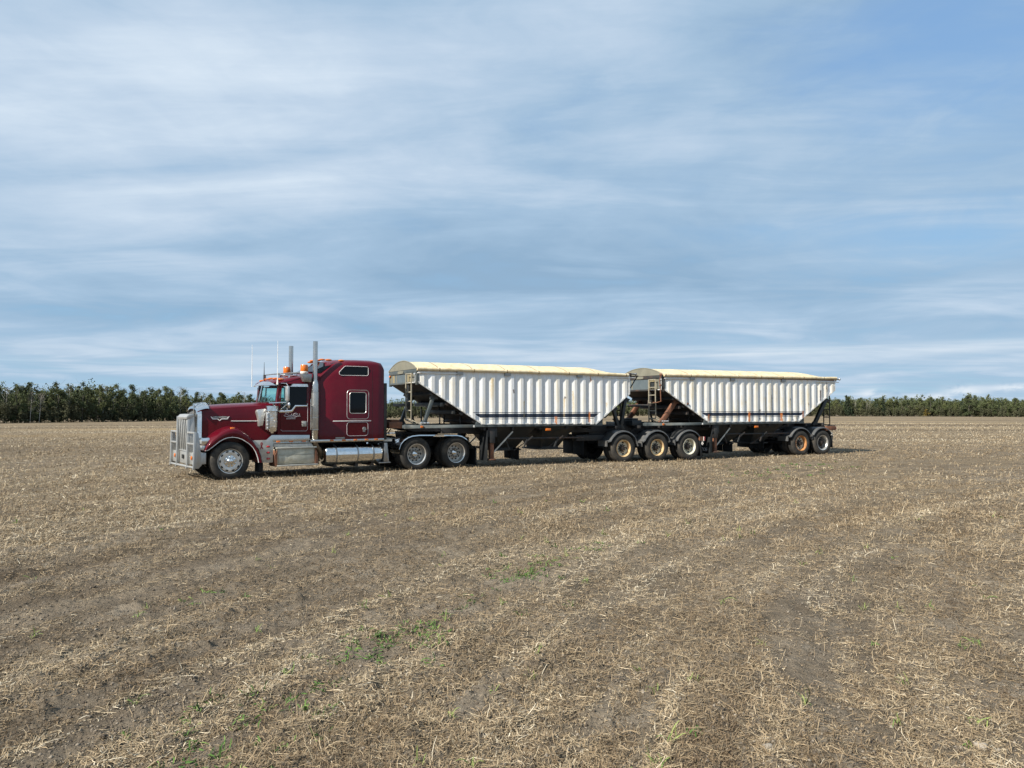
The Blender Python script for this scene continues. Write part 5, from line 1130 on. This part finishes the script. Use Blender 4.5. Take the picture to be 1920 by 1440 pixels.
def crumbs(name, n, r0, r1, sz):
    x, y, r = scatter(n, r0, r1, 40); s = np.minimum(sz*rng.lognormal(0, 0.55, n), 0.016)
    k = rng.random(n) < 0.35+0.65*np.clip(fbm(x*1.3+5, y*1.3, 3)*1.6-0.5, 0, 1)+0.5*rut(*swath(x, y)); x, y, s = x[k], y[k], s[k]; n = len(x)
    b = np.array([[1, 0, 0], [0, 1, 0], [-1, 0, 0], [0, -1, 0], [0, 0, .75], [0, 0, -.75]], float)
    V = b[None]*(0.6+0.8*rng.random((n, 6, 1)))*s[:, None, None]; a = rng.uniform(0, 6.283, n); ca, sa = np.cos(a)[:, None], np.sin(a)[:, None]
    V = np.stack([V[..., 0]*ca-V[..., 1]*sa+x[:, None], V[..., 0]*sa+V[..., 1]*ca+y[:, None], V[..., 2]+gh(x, y)[:, None]+0.15*s[:, None]], -1).reshape(-1, 3)
    f = np.array([[0, 1, 4], [1, 2, 4], [2, 3, 4], [3, 0, 4], [1, 0, 5], [2, 1, 5], [3, 2, 5], [0, 3, 5]]); F = (np.arange(n)[:, None, None]*6+f[None]).reshape(-1, 3)
    me = bpy.data.meshes.new(name); me.vertices.add(len(V)); me.vertices.foreach_set('co', V.astype(np.float32).ravel()); me.loops.add(F.size); me.loops.foreach_set('vertex_index', F.astype(np.int32).ravel())
    me.polygons.add(len(F)); me.polygons.foreach_set('loop_start', (np.arange(len(F))*3).astype(np.int32)); me.update(calc_edges=True)
    at = me.attributes.new('tint', 'FLOAT', 'POINT'); at.data.foreach_set('value', np.repeat(rng.random(n), 6).astype(np.float32)); me.materials.append(CRUMB)
    o = bpy.data.objects.new(name, me); COL.objects.link(o); return tag(o, kind='stuff')
CRUMB = straw_mat('soil_crumbs', [(0.0, (0.060, 0.047, 0.035)), (0.6, (0.125, 0.102, 0.077)), (1.0, (0.25, 0.215, 0.17))])
crumbs('soil_crumbs', 120000, 3.2, 20, 0.0058)
# the strip of young green plants along one wheel line, and odd pale-green seedlings
def along(n, r0, a0, a1, wid):
    th = rng.uniform(R(a0), R(a1), n); rr = r0+rng.normal(0, wid, n); return CX+rr*np.cos(th), CY+rr*np.sin(th)
gx_, gy_ = [], []
for px_, py_, n_, sp in ((-1.75, 4.3, 9, .22), (-1.35, 5.05, 9, .2), (-1.05, 6.2, 30, .22), (-.92, 6.55, 16, .16), (-.45, 7.6, 7, .25), (.13, 9.05, 22, .25), (.30, 9.5, 10, .22), (.85, 10.9, 8, .3), (-1.25, 4.6, 8, .25), (-1.6, 4.15, 6, .2), (-3.1, 7.9, 5, .2), (-2.0, 5.1, 4, .15), (1.05, 4.6, 2, .05), (7.2, 22.6, 22, .7), (9.3, 25.2, 18, .8), (10.8, 26.6, 10, .6), (.5, 10.1, 8, .25)):
    gx_ += list(px_+rng.normal(0, sp, n_)); gy_ += list(py_+rng.normal(0, sp*1.3, n_))
tufts('green_weeds', 0, 0, 0, 13, GREEN, 0.042, 0.0080, 0.035, 0.42, ctr=(np.array(gx_), np.array(gy_)), e0=0.2, e1=1.2)
x, y, r = scatter(110, 3.4, 17, 38)
tufts('pale_seedlings', 0, 0, 0, 8, GREEN, 0.065, 0.006, 0.02, 0.86, ctr=(x, y), e0=0.7, e1=1.5)
# stones and clods
def stone(name, label, cat, x, y, r, col):
    rs = np.random.default_rng(int(x*100)+900); bm = bmesh.new(); bmesh.ops.create_icosphere(bm, subdivisions=3, radius=r)
    ph = rs.random(6)*6
    for v in bm.verts:
        c = v.co/r; k = 1+0.22*math.sin(3*c.x+ph[0])*math.cos(2.5*c.y+ph[1])+0.10*math.sin(7*c.z+ph[2]+4*c.x)+0.05*math.sin(13*c.y+ph[3]+9*c.z)
        v.co = Vector((c.x*1.25, c.y, c.z*0.62))*r*k
    me = bpy.data.meshes.new(name); bm.to_mesh(me); bm.free(); me.shade_smooth(); me.materials.append(col)
    o = bpy.data.objects.new(name, me); COL.objects.link(o); o.location = (x, y, float(gh(np.array([x]), np.array([y]))[0])+r*0.28); o.rotation_euler = (0, 0, rs.random()*6); return tag(o, label, cat)
STN = simple('dry_clay', (0.27, 0.235, 0.19), 0.9, var=0.25, scale=18, bump=0.4)
stone('dirt_clod', 'pale clod of dry earth lying in the stubble at lower right', 'clod', 1.435, 4.37, .032, STN)
stone('dirt_clod', 'flat pale clod by the lower right corner of the field', 'clod', 2.66, 4.42, .030, STN)

# ------------------------------------------------------------------ the wood beyond the field
def leaf_mat(name, dark, light, w_=0.5):
    def f(t, p):
        oi = t.new('ShaderNodeObjectInfo').outputs['Random']; co = t.new('ShaderNodeTexCoord').outputs['Object']
        n = t.noise(co, 1.1, 4, 0.6); a = t.new('ShaderNodeAttribute', attribute_name='tint').outputs['Fac']
        k = t.m('ADD', t.m('MULTIPLY', n, 0.5), t.m('ADD', t.m('MULTIPLY', oi, 0.45), t.m('MULTIPLY', a, 0.35)))
        t.put(p.inputs['Base Color'], t.mix(t.mr(k, 0.25, 1.0), dark, light)); p.inputs['Roughness'].default_value = 0.75; p.inputs['Specular IOR Level'].default_value = 0.2
    return mat(name, f)
LEAF = dict(aspen=leaf_mat('aspen_leaves', (0.052, 0.063, 0.026), (0.132, 0.146, 0.058)), poplar=leaf_mat('poplar_leaves', (0.038, 0.052, 0.023), (0.104, 0.122, 0.054)),
            spruce=leaf_mat('spruce_needles', (0.012, 0.022, 0.012), (0.038, 0.055, 0.026)), yellow=leaf_mat('turning_leaves', (0.11, 0.085, 0.02), (0.30, 0.22, 0.05)),
            bush=leaf_mat('bush_leaves', (0.030, 0.038, 0.020), (0.085, 0.084, 0.046)), twig=leaf_mat('bare_twigs', (0.10, 0.085, 0.07), (0.22, 0.20, 0.17)))
BARK = simple('grey_bark', (0.10, 0.09, 0.075), 0.9, var=0.4, scale=3); PALE = simple('white_bark', (0.50, 0.48, 0.43), 0.85, var=0.25, scale=4, dirt=(0.12, 0.10, 0.09), dirt_amt=0.6)
def leaf_quads(cent, size, rs, squash=1.0):
    n = len(cent); d1 = rs.normal(0, 1, (n, 3)); d1 /= np.linalg.norm(d1, axis=1)[:, None]; d2 = np.cross(d1, rs.normal(0, 1, (n, 3))); d2 /= np.linalg.norm(d2, axis=1)[:, None]
    s = (size*(0.6+0.8*rs.random(n)))[:, None]/2
    return np.stack([cent-d1*s-d2*s*.7, cent+d1*s-d2*s*.7, cent+d1*s+d2*s*.7, cent-d1*s+d2*s*.7], 1)
def quads_mesh(name, Q, tint, material):
    me = bpy.data.meshes.new(name); V = Q.reshape(-1, 3); n = len(Q)
    me.vertices.add(len(V)); me.vertices.foreach_set('co', V.astype(np.float32).ravel()); me.loops.add(4*n); me.loops.foreach_set('vertex_index', np.arange(4*n, dtype=np.int32))
    me.polygons.add(n); me.polygons.foreach_set('loop_start', (np.arange(n)*4).astype(np.int32)); me.update(calc_edges=True)
    at = me.attributes.new('tint', 'FLOAT', 'POINT'); at.data.foreach_set('value', np.repeat(tint, 4).astype(np.float32)); me.materials.append(material); return me
def crown_points(kind, h, rs):
    """leaf clump centres for one crown of a tree h metres tall"""
    C = []
    if kind == 'spruce':
        for k in range(46):
            z = h*(0.10+0.90*k/46); rr = 0.23*h*(1-k/47)**0.9*rs.uniform(.7, 1.15)
            for q in range(max(7, int(30*(1-k/48)))):
                a = rs.uniform(0, 6.283); f_ = rs.uniform(.25, 1)
                C.append((rr*f_*math.cos(a), rr*f_*math.sin(a), z-rr*f_*.35+rs.normal(0, .08)))
    else:
        nl = 17; base = .22 if kind == 'aspen' else .10
        for k in range(nl):
            z = h*(base+(0.97-base)*(k+.5)/nl); prof = math.sin(math.pi*min(1, (.22+.78*(k+.5)/nl)))**.7
            rr = h*.205*prof*rs.uniform(.6, 1.25); a = rs.uniform(0, 6.283); cx_, cy_ = rr*.9*math.cos(a), rr*.9*math.sin(a); br = h*rs.uniform(.045, .115)*(1.15-.5*(k/nl))
            m = int(190*(br/(h*.08))**2); p = rs.normal(0, 1, (m, 3)); p /= np.linalg.norm(p, axis=1)[:, None]; p *= (rs.random(m)**.45)[:, None]*br; p[:, 2] *= .85
            C += [(cx_+q[0], cy_+q[1], z+q[2]) for q in p]
            m2 = 24; p = rs.normal(0, br*.8, (m2, 3)); C += [(cx_+q[0], cy_+q[1], min(h, z+q[2])) for q in p]
    return np.array(C)
def tree_proto(kind, h, seed, lean=0.0):
    rs = np.random.default_rng(seed); tb = MB()
    tw = h*(.010 if kind != 'spruce' else .012); bx, by = rs.normal(0, .04*h), rs.normal(0, .04*h)
    lx = lean*h
    tw *= .75
    tb.tube([(0, 0, -.4), (bx*.2+lx*.3, by*.2, h*.3), (bx*.6+lx*.65, by*.6, h*.62), (bx+lx, by, h*.96)], [tw*1.25, tw, tw*.7, tw*.2], 6)
    nlim = 9 if kind != 'spruce' else 0
    for k in range(nlim):
        z = h*rs.uniform(.28, .9); a = rs.uniform(0, 6.283); L = h*rs.uniform(.08, .2); t = z/h; x0, y0 = bx*t+lx*t, by*t
        tb.tube([(x0, y0, z), (x0+L*.6*math.cos(a), y0+L*.6*math.sin(a), z+L*.5), (x0+L*math.cos(a), y0+L*math.sin(a), z+L)], [tw*.4, tw*.25, tw*.1], 4)
    bark = PALE if kind == 'twig' else BARK
    me_t = bpy.data.meshes.new('trunk'); me_t.from_pydata(tb.v, [], tb.f); me_t.materials.append(bark); me_t.shade_smooth()
    if kind == 'twig':                                   # nearly bare: twigs and a few leaves high up
        n = 320; z = h*rs.uniform(.45, 1.03, n); rr = h*.10*rs.random(n); a = rs.uniform(0, 6.283, n)
        C = np.stack([rr*np.cos(a)+lx*z/h, rr*np.sin(a), z], 1); d = np.stack([rs.normal(0, .5, n), rs.normal(0, .5, n), rs.uniform(.4, 1, n)], 1); d /= np.linalg.norm(d, axis=1)[:, None]; sd_ = np.cross(d, rs.normal(0, 1, (n, 3))); sd_ /= np.linalg.norm(sd_, axis=1)[:, None]
        L = .45*rs.uniform(.5, 1.3, (n, 1)); Q = np.stack([C-sd_*.012, C+sd_*.012, C+d*L+sd_*.006, C+d*L-sd_*.006], 1); me_c = quads_mesh('crown', Q, rs.random(n), LEAF['twig'])
    else:
        C = crown_points(kind, h, rs); C[:, 0] += lx*C[:, 2]/h+bx*C[:, 2]/h; C[:, 1] += by*C[:, 2]/h
        me_c = quads_mesh('crown', leaf_quads(C, np.full(len(C), .165 if kind != 'spruce' else .26), rs), rs.random(len(C)), LEAF[kind])
    return me_t, me_c
H0 = 8.4
PROTO = {'aspen': [tree_proto('aspen', H0, s) for s in (1, 2, 3, 4)], 'poplar': [tree_proto('poplar', H0, s) for s in (11, 12, 13, 14, 15)], 'spruce': [tree_proto('spruce', H0, s) for s in (21, 22, 23)],
         'twig': [tree_proto('twig', H0, s) for s in (31, 32, 33)], 'yellow': [tree_proto('yellow', H0, 41)]}
NAMES = {'aspen': 'aspen_tree', 'poplar': 'poplar_tree', 'spruce': 'spruce_tree', 'twig': 'bare_tree', 'yellow': 'yellow_bush'}
DESC = {'aspen': 'yellow-green aspen with a pale trunk', 'poplar': 'dull green poplar with a rounded crown', 'spruce': 'dark spruce with a pointed crown', 'twig': 'nearly bare pale tree with thin twigs'}
WHERE = {'a': ('in the wood left of the truck', 'wood edge left of the truck'), 'b': ('in the wood behind the trailers', 'far wood behind the road train'), 'c': ('in the wood right of the trailers', 'far wood right of the trailers')}
def zmac(x, y): return float(macro(np.array([x]), np.array([y]))[0])
def plant(kind, x, y, sc, label, group, k=None, cat='tree', wide=1.0):
    pr = PROTO[kind][k if k is not None else random.randrange(len(PROTO[kind]))]
    root = bpy.data.objects.new(NAMES[kind], None); COL.objects.link(root); root.location = (x, y, zmac(x, y)); root.rotation_euler = (0, 0, random.uniform(0, 6.283)); root.scale = (sc*wide, sc*wide, sc)
    tag(root, label, cat, group)
    for nm, me in zip(('trunk', 'crown'), pr):
        o = bpy.data.objects.new(nm, me); COL.objects.link(o); o.parent = root
    return root
def at_px(px, d): """field point at distance d under photo column px"""; t = (px-960)/1442.0; yy = d/math.hypot(1, t); return t*yy, yy
EDGE = [(-330, 165), (-60, 192), (150, 206), (300, 228), (400, 255), (480, 292), (640, 312), (960, 326), (1300, 334), (1560, 338), (1720, 345), (1920, 335), (2200, 330), (3400, 430)]
def edge_d(px): return float(np.interp(px, [e[0] for e in EDGE], [e[1] for e in EDGE]))
def hscale(px): return float(np.interp(px, [-300, 60, 140, 250, 330, 420, 560, 960, 1560, 1590, 1650, 1700, 1745, 1790, 1815, 1850, 1925, 2200], [.95, .98, 1.05, .98, 1.0, .95, .98, .92, .92, .98, .84, .86, .98, .82, .94, .92, .78, .8]))
def hvar(px): return 0.86+0.28*float(fbm(np.array([px*0.022+3]), np.array([1.7]), 3)[0])
def step_trees(px0, px1, spacing, zone, rows, mixk):
    px = px0
    while px < px1:
        d = edge_d(px)
        for rw in range(rows):
            q = px+random.uniform(-.5, .5)*spacing/d*1442; dd = d+1.2+rw*5.0+random.uniform(-1.2, 2.2); x, y = at_px(q, dd)
            kind = random.choices(list(mixk), list(mixk.values()))[0]
            plant(kind, x, y, hscale(q)*hvar(q)*random.uniform(.74, 1.16)*(1.0 if kind != 'spruce' else .95), DESC[kind]+' '+WHERE[zone][0], DESC[kind].split(' with')[0]+'s, '+WHERE[zone][1])
        px += spacing/d*1442*random.uniform(.75, 1.25)
step_trees(-40, 500, 2.25, 'a', 2, {'aspen': .32, 'poplar': .52, 'spruce': .03, 'twig': .13})
step_trees(500, 1555, 6.4, 'b', 1, {'aspen': .25, 'poplar': .6, 'spruce': .1, 'twig': .05})
step_trees(1558, 1960, 2.6, 'c', 2, {'aspen': .34, 'poplar': .46, 'spruce': .15, 'twig': .05})
# trees the photo picks out
mt, mc = tree_proto('twig', 6.6, 77, .03); PROTO['twig'].append((mt, mc)); mt, mc = tree_proto('twig', 6.2, 78, .07); PROTO['twig'].append((mt, mc))
for px_, k, lab in ((57, 3, 'taller of two white-trunked birches standing in front of the left wood'), (74, 4, 'shorter leaning white-trunked birch in front of the left wood')):
    x, y = at_px(px_, edge_d(px_)-1.5); o = plant('twig', x, y, 1.0, lab, None, k); o.name = 'birch_tree'; o.rotation_euler.z = 0.2; o.scale = (1.25, 1.25, 1.0)
x, y = at_px(1737, edge_d(1737)-3); plant('yellow', x, y, .36, 'small yellow bush at the foot of the right-hand wood', None, 0, 'bush', 1.5)
x, y = at_px(1589, edge_d(1589)-2); plant('spruce', x, y, 1.02, 'tall dark spruce just right of the rear trailer', None, 0, wide=1.3)
x, y = at_px(1816, edge_d(1816)-3); plant('poplar', x, y, .98, 'tallest dark round tree in the right-hand wood', None, 2, wide=1.35)
# mass of the wood behind the edge trees, and the brush at its foot
def mass(name, label, px0, px1, step, dep, h0, h1, per, size, material, front):
    C = []; T = []; rs = np.random.default_rng(int(px0)+int(dep)+500); px = px0
    while px < px1:
        d = edge_d(px)+front+rs.uniform(0, dep); x, y = at_px(px, d); h = hscale(px)*hvar(px)*H0*rs.uniform(h0, h1); zb = zmac(x, y); wd = h*.20
        p = rs.normal(0, 1, (per, 3)); p /= np.linalg.norm(p, axis=1)[:, None]; p *= (rs.random(per)**.4)[:, None]
        lob = 1+.25*np.sin(p[:, 0]*5+px)*np.cos(p[:, 2]*6+px*.7)
        C.append(np.stack([x+p[:, 0]*wd*lob, y+p[:, 1]*wd*lob, zb+h*.5+p[:, 2]*h*.5*lob], 1)); T.append(np.clip(rs.normal(.5, .2)+rs.normal(0, .15, per), 0, 1)); px += step/d*1442*rs.uniform(.7, 1.3)
    C = np.concatenate(C); T = np.concatenate(T); C[:, 2] = np.maximum(C[:, 2], -3)
    o = bpy.data.objects.new(name, quads_mesh(name, leaf_quads(C, np.full(len(C), size), rs), T, material)); COL.objects.link(o); return tag(o, label, 'wood' if name == 'woodland' else 'brush', kind='stuff')
mass('woodland', 'mass of green trees behind the edge of the far wood', -320, 3400, 1.15, 12, .84, 1.06, 1100, .27, LEAF['poplar'], 6)
mass('undergrowth', 'dark brush along the foot of the far wood', -320, 3400, 1.0, 4.0, .22, .62, 360, .24, LEAF['bush'], -2.4)
